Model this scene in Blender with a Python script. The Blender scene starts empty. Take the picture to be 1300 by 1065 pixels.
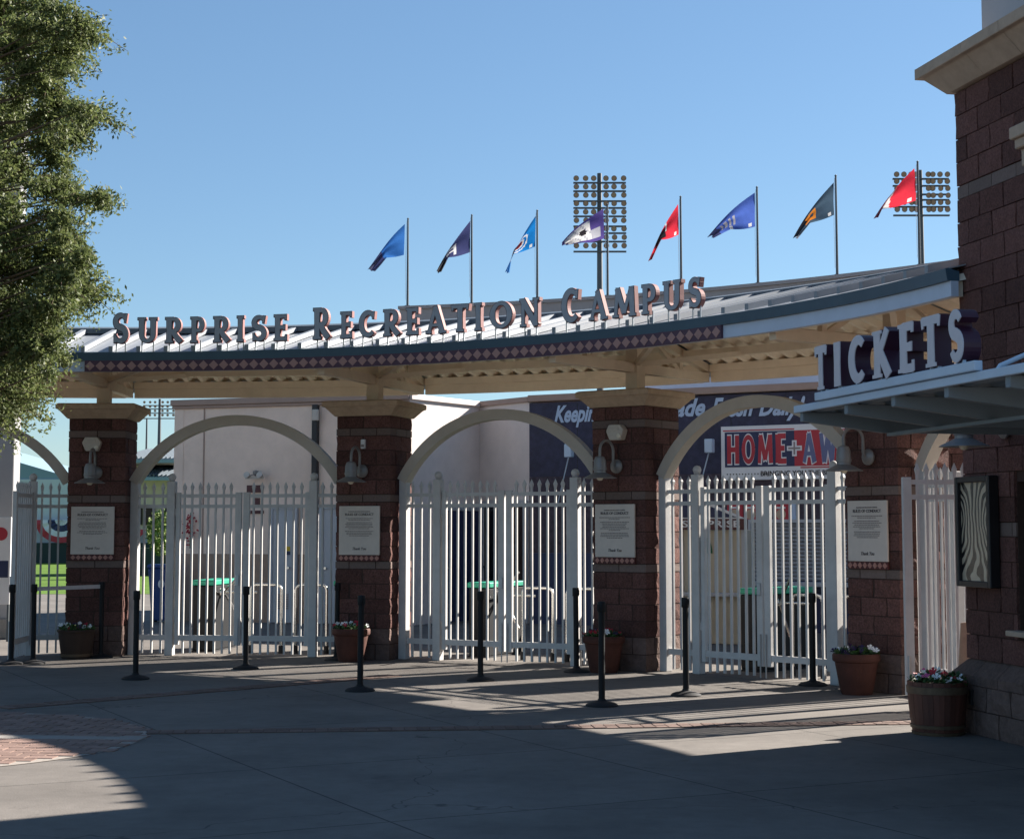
import bpy, bmesh, math, random
import numpy as np
from mathutils import Matrix, Vector, noise
from mathutils.geometry import delaunay_2d_cdt

rnd = random.Random(7)
R_ = math.radians
scene = bpy.context.scene
col = scene.collection

# ------------------------------------------------------------------ camera, sky, sun, exposure
FPX, PITCH, EYE = 2159.3, R_(4.839), 1.68          # focal length in photo pixels, tilt, eye height
cam_d = bpy.data.cameras.new('camera')
cam_d.sensor_width = 36.0
cam_d.lens = FPX / 1300 * 36
cam_d.shift_y = -44.5 / 1300
cam_d.clip_start = 0.1
cam_d.clip_end = 3000
cam = bpy.data.objects.new('camera', cam_d)
cam.location = (0, 0, EYE)
cam.rotation_euler = (R_(90) + PITCH, 0, 0)
col.objects.link(cam)
scene.camera = cam
scene.cycles.diffuse_bounces = 8
scene.cycles.max_bounces = 12

SUN_AZ, SUN_EL = R_(33.0), R_(28.8)                # azimuth from +x towards +y
SUN = Vector((math.cos(SUN_AZ) * math.cos(SUN_EL), math.sin(SUN_AZ) * math.cos(SUN_EL), math.sin(SUN_EL)))
world = bpy.data.worlds.new('World')
scene.world = world
world.use_nodes = True
wn = world.node_tree
bg = wn.nodes['Background']
sky = wn.nodes.new('ShaderNodeTexSky')
sky.sky_type = 'NISHITA'
sky.sun_disc = False
sky.sun_elevation = SUN_EL
sky.sun_rotation = R_(90) - SUN_AZ
sky.altitude = 350
sky.air_density = 1.0
sky.dust_density = 0.25
sky.ozone_density = 1.6
tint = wn.nodes.new('ShaderNodeVectorMath'); tint.operation = 'MULTIPLY'
tint.inputs[1].default_value = (0.630, 0.735, 0.810)            # clear desert blue
wn.links.new(sky.outputs[0], tint.inputs[0])
clear = wn.nodes.new('ShaderNodeMix'); clear.data_type = 'RGBA'  # even blue of the dry, clean air
clear.inputs['Factor'].default_value = 0.22
clear.inputs[7].default_value = (1.28, 2.42, 3.95, 1.0)
wn.links.new(tint.outputs[0], clear.inputs[6])
wn.links.new(clear.outputs[2], bg.inputs[0])
bg.inputs[1].default_value = 0.050
sun_d = bpy.data.lights.new('sun', 'SUN')
sun_d.energy = 5.0
sun_d.angle = R_(0.5)
sun_d.color = (1.0, 0.93, 0.84)
sun = bpy.data.objects.new('sun', sun_d)
sun.rotation_euler = SUN.to_track_quat('Z', 'Y').to_euler()
sun.location = (20, 20, 30)
col.objects.link(sun)
vs = scene.view_settings
vs.view_transform = 'Standard'
vs.look = 'None'
vs.exposure = 1.80
vs.gamma = 1.0
vs.use_curve_mapping = False

# ------------------------------------------------------------------ survey helpers (real positions from sight lines)
ST, CT = math.sin(PITCH), math.cos(PITCH)
def ray(px, py):
    v = (488 - py) / FPX
    return Vector(((px - 650) / FPX, CT - ST * v, ST + CT * v))
def at(px, py, Y):
    d = ray(px, py); t = Y / d.y
    return Vector((d.x * t, Y, EYE + d.z * t))
def ground(px, py, z=0.0):
    d = ray(px, py); t = (z - EYE) / d.z
    return Vector((d.x * t, d.y * t, z))
def on_wall(px, py, o, dr):
    """distance along a wall (origin o, unit direction dr) and height where a sight line meets it"""
    d = ray(px, py)
    det = d.x * -dr.y + dr.x * d.y
    t = (o.x * -dr.y + dr.x * o.y) / det
    s = (d.x * o.y - d.y * o.x) / det
    return s, EYE + d.z * t

# ------------------------------------------------------------------ object helpers
WM = {}
STUFF = ('printed_lines', 'dot_row', 'panel_seam', 'foliage', 'blooms', 'door_grille', 'foot_sleeve')
def put(name, me, parent=None, M=None):
    o = bpy.data.objects.new(name, me)
    col.objects.link(o)
    M = M.copy() if M is not None else Matrix()
    o.matrix_basis = M
    if parent is not None:
        o.parent = parent
        o.matrix_parent_inverse = WM[parent.name].inverted()
    WM[o.name] = M
    if name in STUFF: o['kind'] = 'stuff'
    return o
def tag(o, label, cat, group=None):
    o['label'] = label; o['category'] = cat
    if group: o['group'] = group
    return o
def thing(name, label, cat, M, group=None):
    if not isinstance(M, Matrix): M = Matrix.Translation(Vector(M))
    return tag(put(name, None, None, M), label, cat, group)
def struct(name, me, M=None):
    o = put(name, me, None, M); o['kind'] = 'structure'; return o
def T(x, y, z=0.0): return Matrix.Translation((x, y, z))
def frame(o, xdir):
    """x along xdir (horizontal), z up, y = left of x"""
    x = Vector((xdir[0], xdir[1], 0)).normalized(); y = Vector((-x.y, x.x, 0))
    return Matrix(((x.x, y.x, 0, o[0]), (x.y, y.y, 0, o[1]), (0, 0, 1, o[2] if len(o) > 2 else 0), (0, 0, 0, 1)))
def S3(x, y, z): return Matrix.Diagonal((x, y, z, 1))
def RZ(a): return Matrix.Rotation(a, 4, 'Z')

class B:
    """collects shapes; mesh() turns them into ONE mesh"""
    def __init__(self): self.v = []; self.f = []; self.m = []
    def add(self, vs, fs, m=0):
        n = len(self.v); self.v += [tuple(p) for p in vs]
        self.f += [tuple(i + n for i in q) for q in fs]; self.m += [m] * len(fs); return self
    def box(self, x0, x1, y0, y1, z0, z1, m=0, M=None):
        vs = [Vector(p) for p in ((x0,y0,z0),(x1,y0,z0),(x1,y1,z0),(x0,y1,z0),(x0,y0,z1),(x1,y0,z1),(x1,y1,z1),(x0,y1,z1))]
        if M is not None: vs = [M @ p for p in vs]
        return self.add(vs, [(0,3,2,1),(4,5,6,7),(0,1,5,4),(1,2,6,5),(2,3,7,6),(3,0,4,7)], m)
    def bar(self, a, b, w, h, m=0, up=(0, 0, 1)):
        a, b = Vector(a), Vector(b); d = (b - a).normalized(); u = Vector(up)
        s = d.cross(u)
        if s.length < 1e-4: s = d.cross(Vector((1, 0, 0)))
        s.normalize(); u = s.cross(d)
        vs = [p + s * i * w / 2 + u * j * h / 2 for p in (a, b) for i, j in ((-1,-1),(1,-1),(1,1),(-1,1))]
        return self.add(vs, [(0,1,2,3),(7,6,5,4),(0,4,5,1),(1,5,6,2),(2,6,7,3),(3,7,4,0)], m)
    def tube(self, pts, r, n=8, m=0, cap=True):
        pts = [Vector(p) for p in pts]; rs = r if isinstance(r, (list, tuple)) else [r] * len(pts)
        vs = []; fs = []; ref = None
        for i, p in enumerate(pts):
            d = (pts[min(i + 1, len(pts) - 1)] - pts[max(i - 1, 0)]).normalized()
            if ref is None:
                ref = d.cross(Vector((0, 0, 1)))
                if ref.length < 1e-3: ref = Vector((1, 0, 0))
            a = (ref - d * ref.dot(d)).normalized(); b = d.cross(a); ref = a
            vs += [p + (a * math.cos(t) + b * math.sin(t)) * rs[i] for t in (2 * math.pi * k / n for k in range(n))]
        for i in range(len(pts) - 1):
            for k in range(n):
                fs.append((i*n+k, i*n+(k+1)%n, (i+1)*n+(k+1)%n, (i+1)*n+k))
        if cap: fs += [tuple(range(n))[::-1], tuple(range((len(pts)-1)*n, len(pts)*n))]
        return self.add(vs, fs, m)
    def lathe(self, prof, n=20, m=0, c=(0, 0), jit=0.0):
        vs = []; fs = []
        for r, z in prof:
            vs += [(c[0] + r * math.cos(2*math.pi*k/n), c[1] + r * math.sin(2*math.pi*k/n), z) for k in range(n)]
        for i in range(len(prof) - 1):
            for k in range(n): fs.append((i*n+k, i*n+(k+1)%n, (i+1)*n+(k+1)%n, (i+1)*n+k))
        if prof[0][0] > 1e-4: fs.append(tuple(range(n))[::-1])
        if prof[-1][0] > 1e-4: fs.append(tuple(range((len(prof)-1)*n, len(prof)*n)))
        return self.add(vs, fs, m)
    def prism(self, poly, y0, y1, m=0):
        """x,z outline swept from y0 to y1"""
        n = len(poly)
        vs = [(x, y0, z) for x, z in poly] + [(x, y1, z) for x, z in poly]
        fs = [tuple(range(n)), tuple(range(n, 2*n))[::-1]] + [(i, i+n, (i+1)%n+n, (i+1)%n) for i in range(n)]
        return self.add(vs, fs, m)
    def mesh(self, name, *mats, smooth=False, bevel=0.0, M=None):
        me = bpy.data.meshes.new(name)
        me.from_pydata(self.v, [], self.f)
        for q in mats: me.materials.append(q)
        if len(mats) > 1: me.polygons.foreach_set('material_index', self.m)
        if M is not None: me.transform(M)
        bm = bmesh.new(); bm.from_mesh(me)
        bmesh.ops.recalc_face_normals(bm, faces=bm.faces)
        if bevel:
            es = [e for e in bm.edges if len(e.link_faces) == 2 and e.calc_face_angle(0) > 0.5]
            bmesh.ops.bevel(bm, geom=es, offset=bevel, segments=1, affect='EDGES', profile=0.7)
        bm.to_mesh(me); bm.free()
        if smooth:
            me.polygons.foreach_set('use_smooth', [True] * len(me.polygons))
            try: me.set_sharp_from_angle(angle=R_(35))
            except Exception: pass
        me.update()
        return me

# ------------------------------------------------------------------ materials
def mat(name, c, rough=0.6, metal=0.0, var=0.0, scale=6.0, bump=0.0, bscale=40.0, orand=0.0, dirt=0.0, spec=0.4, trans=0.0, coat=0.0, stretch=(1, 1, 1)):
    m = bpy.data.materials.new(name); m.use_nodes = True
    nt = m.node_tree; nd = nt.nodes; lk = nt.links
    p = nd['Principled BSDF']
    p.inputs['Roughness'].default_value = rough
    p.inputs['Metallic'].default_value = metal
    p.inputs['Specular IOR Level'].default_value = spec
    if trans: p.inputs['Transmission Weight'].default_value = trans
    if coat: p.inputs['Coat Weight'].default_value = coat
    c = (*c, 1.0)
    tc = nd.new('ShaderNodeTexCoord')
    geo = nd.new('ShaderNodeNewGeometry')
    mp = nd.new('ShaderNodeMapping'); mp.inputs['Scale'].default_value = stretch
    lk.new(geo.outputs['Position'], mp.inputs[0])
    src = None
    if var or dirt or orand:
        nz = nd.new('ShaderNodeTexNoise'); nz.inputs['Scale'].default_value = scale
        nz.inputs['Detail'].default_value = 6; nz.inputs['Roughness'].default_value = 0.65
        lk.new(mp.outputs[0], nz.inputs['Vector'])
        mr = nd.new('ShaderNodeMapRange')
        mr.inputs[1].default_value = 0.3; mr.inputs[2].default_value = 0.7
        mr.inputs[3].default_value = 1 - var; mr.inputs[4].default_value = 1 + var
        lk.new(nz.outputs[0], mr.inputs[0])
        val = mr.outputs[0]
        if orand:
            oi = nd.new('ShaderNodeObjectInfo')
            m2 = nd.new('ShaderNodeMapRange')
            m2.inputs[3].default_value = 1 - orand; m2.inputs[4].default_value = 1 + orand
            lk.new(oi.outputs['Random'], m2.inputs[0])
            mu = nd.new('ShaderNodeMath'); mu.operation = 'MULTIPLY'
            lk.new(val, mu.inputs[0]); lk.new(m2.outputs[0], mu.inputs[1]); val = mu.outputs[0]
        if dirt:
            nz2 = nd.new('ShaderNodeTexNoise'); nz2.inputs['Scale'].default_value = scale * 0.23
            nz2.inputs['Detail'].default_value = 8; nz2.inputs['Roughness'].default_value = 0.7
            lk.new(mp.outputs[0], nz2.inputs['Vector'])
            m3 = nd.new('ShaderNodeMapRange'); m3.inputs[1].default_value = 0.42; m3.inputs[2].default_value = 0.72
            m3.inputs[3].default_value = 1.0; m3.inputs[4].default_value = 1 - dirt
            lk.new(nz2.outputs[0], m3.inputs[0])
            mu = nd.new('ShaderNodeMath'); mu.operation = 'MULTIPLY'
            lk.new(val, mu.inputs[0]); lk.new(m3.outputs[0], mu.inputs[1]); val = mu.outputs[0]
        mx = nd.new('ShaderNodeVectorMath'); mx.operation = 'SCALE'
        mx.inputs[0].default_value = c[:3]
        lk.new(val, mx.inputs['Scale'])
        lk.new(mx.outputs[0], p.inputs['Base Color'])
    else:
        p.inputs['Base Color'].default_value = c
    if bump:
        nb = nd.new('ShaderNodeTexNoise'); nb.inputs['Scale'].default_value = bscale
        nb.inputs['Detail'].default_value = 5
        lk.new(mp.outputs[0], nb.inputs['Vector'])
        bp = nd.new('ShaderNodeBump'); bp.inputs['Strength'].default_value = bump; bp.inputs['Distance'].default_value = 0.02
        lk.new(nb.outputs[0], bp.inputs['Height']); lk.new(bp.outputs[0], p.inputs['Normal'])
    return m

BRICK_RED = (0.140, 0.068, 0.058)
M = dict(
    block = mat('split_face_block', BRICK_RED, 0.9, var=0.42, scale=48, bump=1.0, bscale=85, orand=0.30, dirt=0.25, spec=0.2),
    band = mat('ground_face_band', (0.165, 0.122, 0.108), 0.85, var=0.14, scale=40, bump=0.3, bscale=90, orand=0.12, spec=0.2),
    baseblk = mat('base_block', (0.150, 0.102, 0.088), 0.9, var=0.22, scale=18, bump=0.7, bscale=50, orand=0.16, dirt=0.2, spec=0.2),
    mortar = mat('mortar', (0.070, 0.045, 0.038), 0.95, var=0.15, scale=30, spec=0.1),
    cap = mat('precast_cap', (0.500, 0.370, 0.260), 0.8, var=0.10, scale=14, bump=0.15, bscale=120, dirt=0.18, spec=0.25),
    cornice = mat('cornice_stone', (0.430, 0.330, 0.250), 0.8, var=0.10, scale=10, bump=0.15, bscale=120, dirt=0.15, spec=0.25),
    beige = mat('beige_painted_steel', (0.760, 0.650, 0.510), 0.55, var=0.05, scale=5, dirt=0.12),
    soffit = mat('beige_deck', (0.780, 0.690, 0.560), 0.5, var=0.06, scale=4, dirt=0.1),
    arch = mat('arch_steel', (0.520, 0.465, 0.400), 0.55, var=0.05, scale=6, dirt=0.12),
    white = mat('fence_paint', (0.560, 0.545, 0.530), 0.5, var=0.06, scale=8, dirt=0.16),
    roof = mat('roof_metal', (0.265, 0.285, 0.310), 0.5, metal=0.15, var=0.06, scale=3, dirt=0.12),
    ridge = mat('roof_ridge', (0.115, 0.140, 0.165), 0.5, metal=0.2, var=0.06, scale=3),
    gutter = mat('gutter_blue', (0.055, 0.108, 0.155), 0.4, metal=0.1, var=0.10, scale=2, dirt=0.15),
    fascia = mat('fascia_blue', (0.520, 0.600, 0.720), 0.45, var=0.05, scale=3, dirt=0.1),
    parapet = mat('rear_parapet', (0.300, 0.275, 0.275), 0.7, var=0.06, scale=4),
    plum = mat('sign_plum', (0.085, 0.042, 0.068), 0.5, var=0.06, scale=9),
    rose = mat('sign_rose', (0.370, 0.210, 0.185), 0.55, var=0.08, scale=9, orand=0.06),
    lrim = mat('letter_rim', (0.030, 0.016, 0.020), 0.6),
    lret = mat('letter_return', (0.230, 0.098, 0.092), 0.7, var=0.05, scale=9),
    lface = mat('letter_face', (0.340, 0.365, 0.405), 0.5, var=0.06, scale=9),
    stilt = mat('galvanised', (0.400, 0.430, 0.460), 0.4, metal=0.6, var=0.06, scale=9),
    tface = mat('ticket_letter_face', (0.560, 0.540, 0.580), 0.45, var=0.04, scale=9),
    tret = mat('ticket_letter_return', (0.045, 0.014, 0.032), 0.45, var=0.05, scale=9),
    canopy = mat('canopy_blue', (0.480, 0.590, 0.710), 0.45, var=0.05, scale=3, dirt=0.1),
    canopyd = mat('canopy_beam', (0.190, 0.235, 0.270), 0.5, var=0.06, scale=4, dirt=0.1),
    stucco = mat('stucco_pink', (0.830, 0.650, 0.530), 0.9, var=0.06, scale=3, bump=0.25, bscale=90, dirt=0.10, spec=0.2),
    stuccol = mat('stucco_pale', (0.660, 0.590, 0.550), 0.9, var=0.05, scale=3, bump=0.25, bscale=90, dirt=0.08, spec=0.2),
    dado = mat('stucco_brown', (0.400, 0.275, 0.205), 0.9, var=0.07, scale=4, bump=0.25, bscale=90, dirt=0.12, spec=0.2),
    coping = mat('coping', (0.360, 0.255, 0.205), 0.8, var=0.06, scale=4),
    navy = mat('navy_mural', (0.030, 0.030, 0.065), 0.6, var=0.35, scale=9, dirt=0.3),
    mural = mat('mural_dirt', (0.062, 0.046, 0.062), 0.7, var=0.5, scale=14, dirt=0.3),
    navyp = mat('navy_paint', (0.022, 0.030, 0.085), 0.5, var=0.08, scale=4),
    red = mat('red_print', (0.420, 0.030, 0.045), 0.5, var=0.05, scale=4),
    wprint = mat('white_print', (0.700, 0.700, 0.700), 0.55, var=0.03, scale=4),
    bprint = mat('pale_blue_print', (0.420, 0.520, 0.660), 0.6, var=0.04, scale=4),
    greyblue = mat('grey_blue_print', (0.120, 0.140, 0.260), 0.5, var=0.05, scale=4),
    ink = mat('dark_ink', (0.030, 0.028, 0.030), 0.6),
    softink = mat('soft_ink', (0.085, 0.07, 0.07), 0.6),
    greyink = mat('grey_ink', (0.260, 0.220, 0.205), 0.6),
    plaque = mat('plaque_face', (0.600, 0.530, 0.470), 0.55, var=0.05, scale=7, dirt=0.08),
    tilem = mat('plaque_maroon', (0.085, 0.022, 0.024), 0.5),
    tiler = mat('plaque_rose', (0.400, 0.190, 0.150), 0.5, orand=0.06, var=0.05),
    lamp = mat('lamp_grey', (0.230, 0.225, 0.220), 0.45, metal=0.3, var=0.06, scale=20),
    bulb = mat('lamp_glass', (0.700, 0.640, 0.520), 0.25, spec=0.6),
    cream = mat('cream_plastic', (0.520, 0.465, 0.400), 0.5, var=0.05, scale=20),
    black = mat('black_plastic', (0.006, 0.007, 0.009), 0.55, spec=0.25, var=0.15, scale=30, dirt=0.15),
    rubber = mat('black_rubber', (0.011, 0.011, 0.013), 0.7, var=0.2, scale=30, dirt=0.3),
    chrome = mat('stainless', (0.620, 0.600, 0.570), 0.25, metal=0.95),
    green = mat('turnstile_green', (0.015, 0.260, 0.165), 0.5, var=0.06, scale=20),
    terra = mat('terracotta', (0.085, 0.028, 0.018), 0.8, var=0.15, scale=12, bump=0.15, bscale=60, dirt=0.3),
    tub = mat('tub_brown', (0.045, 0.026, 0.018), 0.8, var=0.2, scale=14, dirt=0.25, stretch=(1, 1, 0.2)),
    stave = mat('barrel_stave', (0.105, 0.036, 0.024), 0.6, var=0.25, scale=14, dirt=0.25, orand=0.18, stretch=(1, 1, 0.2)),
    hoop = mat('barrel_hoop', (0.120, 0.080, 0.050), 0.5, metal=0.2, var=0.2, scale=30, dirt=0.3),
    soil = mat('soil', (0.030, 0.022, 0.016), 0.95, var=0.3, scale=40, bump=0.6, bscale=90),
    leafg = mat('flower_leaf', (0.035, 0.085, 0.022), 0.6, var=0.35, scale=40),
    pwhite = mat('petal_white', (0.800, 0.790, 0.780), 0.6),
    pred = mat('petal_red', (0.420, 0.012, 0.030), 0.6),
    ppurple = mat('petal_purple', (0.030, 0.012, 0.060), 0.6),
    ppink = mat('petal_pink', (0.560, 0.100, 0.260), 0.6),
    glassd = mat('dark_glass', (0.012, 0.014, 0.018), 0.08, spec=0.6),
    framed = mat('frame_bronze', (0.020, 0.020, 0.023), 0.4, metal=0.3),
    greywall = mat('upper_wall', (0.400, 0.400, 0.420), 0.8, var=0.05, scale=2, bump=0.15, bscale=60),
    pylon = mat('pylon_grey', (0.300, 0.295, 0.300), 0.5, var=0.05, scale=3, dirt=0.1),
    galv = mat('tower_steel', (0.080, 0.095, 0.105), 0.6, metal=0.2, var=0.08, scale=2),
    floodb = mat('flood_body', (0.060, 0.050, 0.045), 0.4, metal=0.4),
    floodr = mat('flood_reflector', (0.260, 0.200, 0.140), 0.3, metal=0.4),
    grass = mat('turf', (0.085, 0.150, 0.026), 0.9, var=0.25, scale=0.6, bump=0.4, bscale=30, spec=0.1),
    padg = mat('outfield_pad', (0.012, 0.030, 0.026), 0.6, var=0.1, scale=1),
    stand = mat('stand_blue', (0.190, 0.280, 0.330), 0.6, var=0.06, scale=0.5),
    standw = mat('stand_white', (0.520, 0.560, 0.590), 0.7, var=0.05, scale=0.6),
    standc = mat('stand_cream', (0.520, 0.450, 0.370), 0.8, var=0.05, scale=0.6),
    brownd = mat('dark_opening', (0.035, 0.020, 0.018), 0.7),
    bin = mat('bin_blue', (0.020, 0.055, 0.180), 0.5, var=0.08, scale=12),
    shutter = mat('shutter_grey', (0.300, 0.300, 0.310), 0.5, var=0.05, scale=6),
    steelrim = mat('door_grey', (0.420, 0.430, 0.450), 0.5, var=0.04, scale=5),
    cartc = mat('booth_cream', (0.500, 0.440, 0.330), 0.6, var=0.05, scale=5),
    cartg = mat('booth_green', (0.020, 0.110, 0.045), 0.5),
    bark = mat('bark', (0.120, 0.090, 0.065), 0.95, var=0.3, scale=16, bump=1.0, bscale=26, spec=0.1, stretch=(1, 1, 0.3)),
    tape = mat('belt_tape', (0.480, 0.460, 0.470), 0.6, var=0.06, scale=20),
)

def concrete():
    m = mat('plaza_concrete', (0.5, 0.5, 0.5), 0.85, bump=0.12, bscale=60, spec=0.25)
    nt = m.node_tree; nd = nt.nodes; lk = nt.links; p = nd['Principled BSDF']
    geo = nd.new('ShaderNodeNewGeometry')
    mp = nd.new('ShaderNodeMapping'); mp.inputs['Rotation'].default_value = (0, 0, R_(-27)); mp.inputs['Location'].default_value = (0.9, 0.4, 0)
    lk.new(geo.outputs['Position'], mp.inputs[0])
    br = nd.new('ShaderNodeTexBrick'); br.offset = 0.0; br.squash = 1.0
    br.inputs['Scale'].default_value = 1.0
    br.inputs['Brick Width'].default_value = 2.4; br.inputs['Row Height'].default_value = 2.4
    br.inputs['Mortar Size'].default_value = 0.009; br.inputs['Mortar Smooth'].default_value = 0.3
    br.inputs['Color1'].default_value = (0.148, 0.133, 0.120, 1); br.inputs['Color2'].default_value = (0.160, 0.144, 0.130, 1)
    br.inputs['Mortar'].default_value = (0.055, 0.05, 0.045, 1)
    lk.new(mp.outputs[0], br.inputs['Vector'])
    outs = []
    for sc, lo, hi, a, b in ((0.8, 0.35, 0.7, 1.10, 0.72), (7, 0.3, 0.7, 0.9, 1.08), (90, 0.3, 0.7, 0.92, 1.06)):
        n = nd.new('ShaderNodeTexNoise'); n.inputs['Scale'].default_value = sc; n.inputs['Detail'].default_value = 7; n.inputs['Roughness'].default_value = 0.65
        lk.new(geo.outputs['Position'], n.inputs['Vector'])
        r = nd.new('ShaderNodeMapRange')
        for i, q in ((1, lo), (2, hi), (3, a), (4, b)): r.inputs[i].default_value = q
        lk.new(n.outputs[0], r.inputs[0]); outs.append(r.outputs[0])
    # gum spots
    vo = nd.new('ShaderNodeTexVoronoi'); vo.inputs['Scale'].default_value = 2.2
    lk.new(geo.outputs['Position'], vo.inputs['Vector'])
    r = nd.new('ShaderNodeMapRange'); r.inputs[1].default_value = 0.035; r.inputs[2].default_value = 0.06; r.inputs[3].default_value = 0.72; r.inputs[4].default_value = 1.0
    lk.new(vo.outputs['Distance'], r.inputs[0]); outs.append(r.outputs[0])
    wp = nd.new('ShaderNodeTexNoise'); wp.inputs['Scale'].default_value = 1.3; wp.inputs['Detail'].default_value = 3
    lk.new(geo.outputs['Position'], wp.inputs['Vector'])
    wa = nd.new('ShaderNodeVectorMath'); wa.operation = 'SCALE'; wa.inputs['Scale'].default_value = 1.1
    lk.new(wp.outputs['Color'], wa.inputs[0])
    wb2 = nd.new('ShaderNodeVectorMath'); wb2.operation = 'ADD'; lk.new(geo.outputs['Position'], wb2.inputs[0]); lk.new(wa.outputs[0], wb2.inputs[1])
    vc = nd.new('ShaderNodeTexVoronoi'); vc.feature = 'DISTANCE_TO_EDGE'; vc.inputs['Scale'].default_value = 0.16
    lk.new(wb2.outputs[0], vc.inputs['Vector'])
    r = nd.new('ShaderNodeMapRange'); r.inputs[1].default_value = 0.0; r.inputs[2].default_value = 0.0016; r.inputs[3].default_value = 0.45; r.inputs[4].default_value = 1.0
    lk.new(vc.outputs['Distance'], r.inputs[0]); outs.append(r.outputs[0])
    ns = nd.new('ShaderNodeTexNoise'); ns.inputs['Scale'].default_value = 2.6; ns.inputs['Detail'].default_value = 9; ns.inputs['Roughness'].default_value = 0.75
    lk.new(geo.outputs['Position'], ns.inputs['Vector'])
    r = nd.new('ShaderNodeMapRange'); r.inputs[1].default_value = 0.60; r.inputs[2].default_value = 0.68; r.inputs[3].default_value = 1.0; r.inputs[4].default_value = 0.74
    lk.new(ns.outputs[0], r.inputs[0]); outs.append(r.outputs[0])
    v = outs[0]
    for o in outs[1:]:
        mu = nd.new('ShaderNodeMath'); mu.operation = 'MULTIPLY'; lk.new(v, mu.inputs[0]); lk.new(o, mu.inputs[1]); v = mu.outputs[0]
    sc = nd.new('ShaderNodeVectorMath'); sc.operation = 'SCALE'
    lk.new(br.outputs['Color'], sc.inputs[0]); lk.new(v, sc.inputs['Scale'])
    lk.new(sc.outputs[0], p.inputs['Base Color'])
    return m
M['concrete'] = concrete()
M['strip'] = mat('concrete_strip', (0.270, 0.248, 0.225), 0.85, var=0.1, scale=9, bump=0.1, bscale=60, dirt=0.15, spec=0.25)
M['paver'] = mat('clay_paver', (0.225, 0.150, 0.125), 0.85, var=0.15, scale=20, bump=0.2, bscale=80, orand=0.16, dirt=0.15, spec=0.25)
M['bandbrick'] = mat('band_brick', (0.155, 0.105, 0.088), 0.85, var=0.15, scale=20, bump=0.2, bscale=80, orand=0.18, dirt=0.15, spec=0.25)
M['sandl'] = mat('pale_joint_sand', (0.300, 0.265, 0.235), 0.95, var=0.2, scale=30, spec=0.1)
M['sand'] = mat('joint_sand', (0.120, 0.085, 0.070), 0.95, var=0.2, scale=30, spec=0.1)

def leaf_material():
    m = bpy.data.materials.new('tree_leaf'); m.use_nodes = True
    nd = m.node_tree.nodes; lk = m.node_tree.links
    p = nd['Principled BSDF']; out = nd['Material Output']
    at_ = nd.new('ShaderNodeAttribute'); at_.attribute_name = 'tint'
    cr = nd.new('ShaderNodeValToRGB')
    cr.color_ramp.elements[0].color = (0.056, 0.080, 0.028, 1); cr.color_ramp.elements[1].color = (0.270, 0.285, 0.120, 1)
    e = cr.color_ramp.elements.new(0.6); e.color = (0.128, 0.156, 0.054, 1)
    lk.new(at_.outputs['Fac'], cr.inputs[0])
    lk.new(cr.outputs[0], p.inputs['Base Color']); p.inputs['Roughness'].default_value = 0.55
    p.inputs['Specular IOR Level'].default_value = 0.25
    tr = nd.new('ShaderNodeBsdfTranslucent'); lk.new(cr.outputs[0], tr.inputs[0])
    mx = nd.new('ShaderNodeMixShader'); mx.inputs[0].default_value = 0.42
    lk.new(p.outputs[0], mx.inputs[1]); lk.new(tr.outputs[0], mx.inputs[2]); lk.new(mx.outputs[0], out.inputs[0])
    return m
M['leaf'] = leaf_material()

def painted_reflection_material():  # swirling glass reflections painted as cream and black waves in the base colour
    m = mat('painted_reflection', (0.4, 0.33, 0.25), 0.25, spec=0.6)
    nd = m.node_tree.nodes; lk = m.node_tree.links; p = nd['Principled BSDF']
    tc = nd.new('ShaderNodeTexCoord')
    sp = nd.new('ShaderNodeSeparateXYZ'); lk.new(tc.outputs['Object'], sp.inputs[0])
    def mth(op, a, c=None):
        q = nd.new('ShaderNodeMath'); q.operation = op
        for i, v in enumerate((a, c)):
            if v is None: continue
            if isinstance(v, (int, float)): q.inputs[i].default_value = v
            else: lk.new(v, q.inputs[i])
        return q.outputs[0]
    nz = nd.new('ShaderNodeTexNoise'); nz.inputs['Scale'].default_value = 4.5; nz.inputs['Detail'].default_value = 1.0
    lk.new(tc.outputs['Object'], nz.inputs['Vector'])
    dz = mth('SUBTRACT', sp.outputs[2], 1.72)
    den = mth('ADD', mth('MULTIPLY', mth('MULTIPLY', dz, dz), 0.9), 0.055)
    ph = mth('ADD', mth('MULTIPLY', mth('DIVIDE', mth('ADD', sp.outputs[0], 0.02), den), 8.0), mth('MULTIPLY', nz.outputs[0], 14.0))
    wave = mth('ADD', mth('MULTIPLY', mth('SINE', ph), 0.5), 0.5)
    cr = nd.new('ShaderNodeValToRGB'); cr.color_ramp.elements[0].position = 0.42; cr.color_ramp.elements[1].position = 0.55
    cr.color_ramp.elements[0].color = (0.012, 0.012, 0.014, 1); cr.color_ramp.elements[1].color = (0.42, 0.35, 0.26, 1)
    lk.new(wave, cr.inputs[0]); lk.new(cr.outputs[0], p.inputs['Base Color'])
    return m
M['poster'] = painted_reflection_material()

# ------------------------------------------------------------------ plan of the entrance: pillars and roof on one circle
CX, CY, RP = -5.306, 11.822, 11.187
PHI0, DPHI = -1.143, 19.326
HW = 0.386
def pol(phi, r, z=0.0):
    a = R_(phi); return Vector((CX + r * math.sin(a), CY + r * math.cos(a), z))
def pframe(phi, r, z=0.0):
    """x to the right along the arc, y away from the plaza, z up"""
    a = R_(phi); p = pol(phi, r, z)
    return frame(p, (math.cos(a), -math.sin(a)))
PHI = lambda i: PHI0 + DPHI * i

# ================================================================== GROUND
gb = B(); gb.add([(-700, -300, 0), (700, -300, 0), (700, 1100, 0), (-700, 1100, 0)], [(0, 1, 2, 3)])
plaza = struct('plaza_ground', gb.mesh('plaza_ground', M['concrete']))

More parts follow.
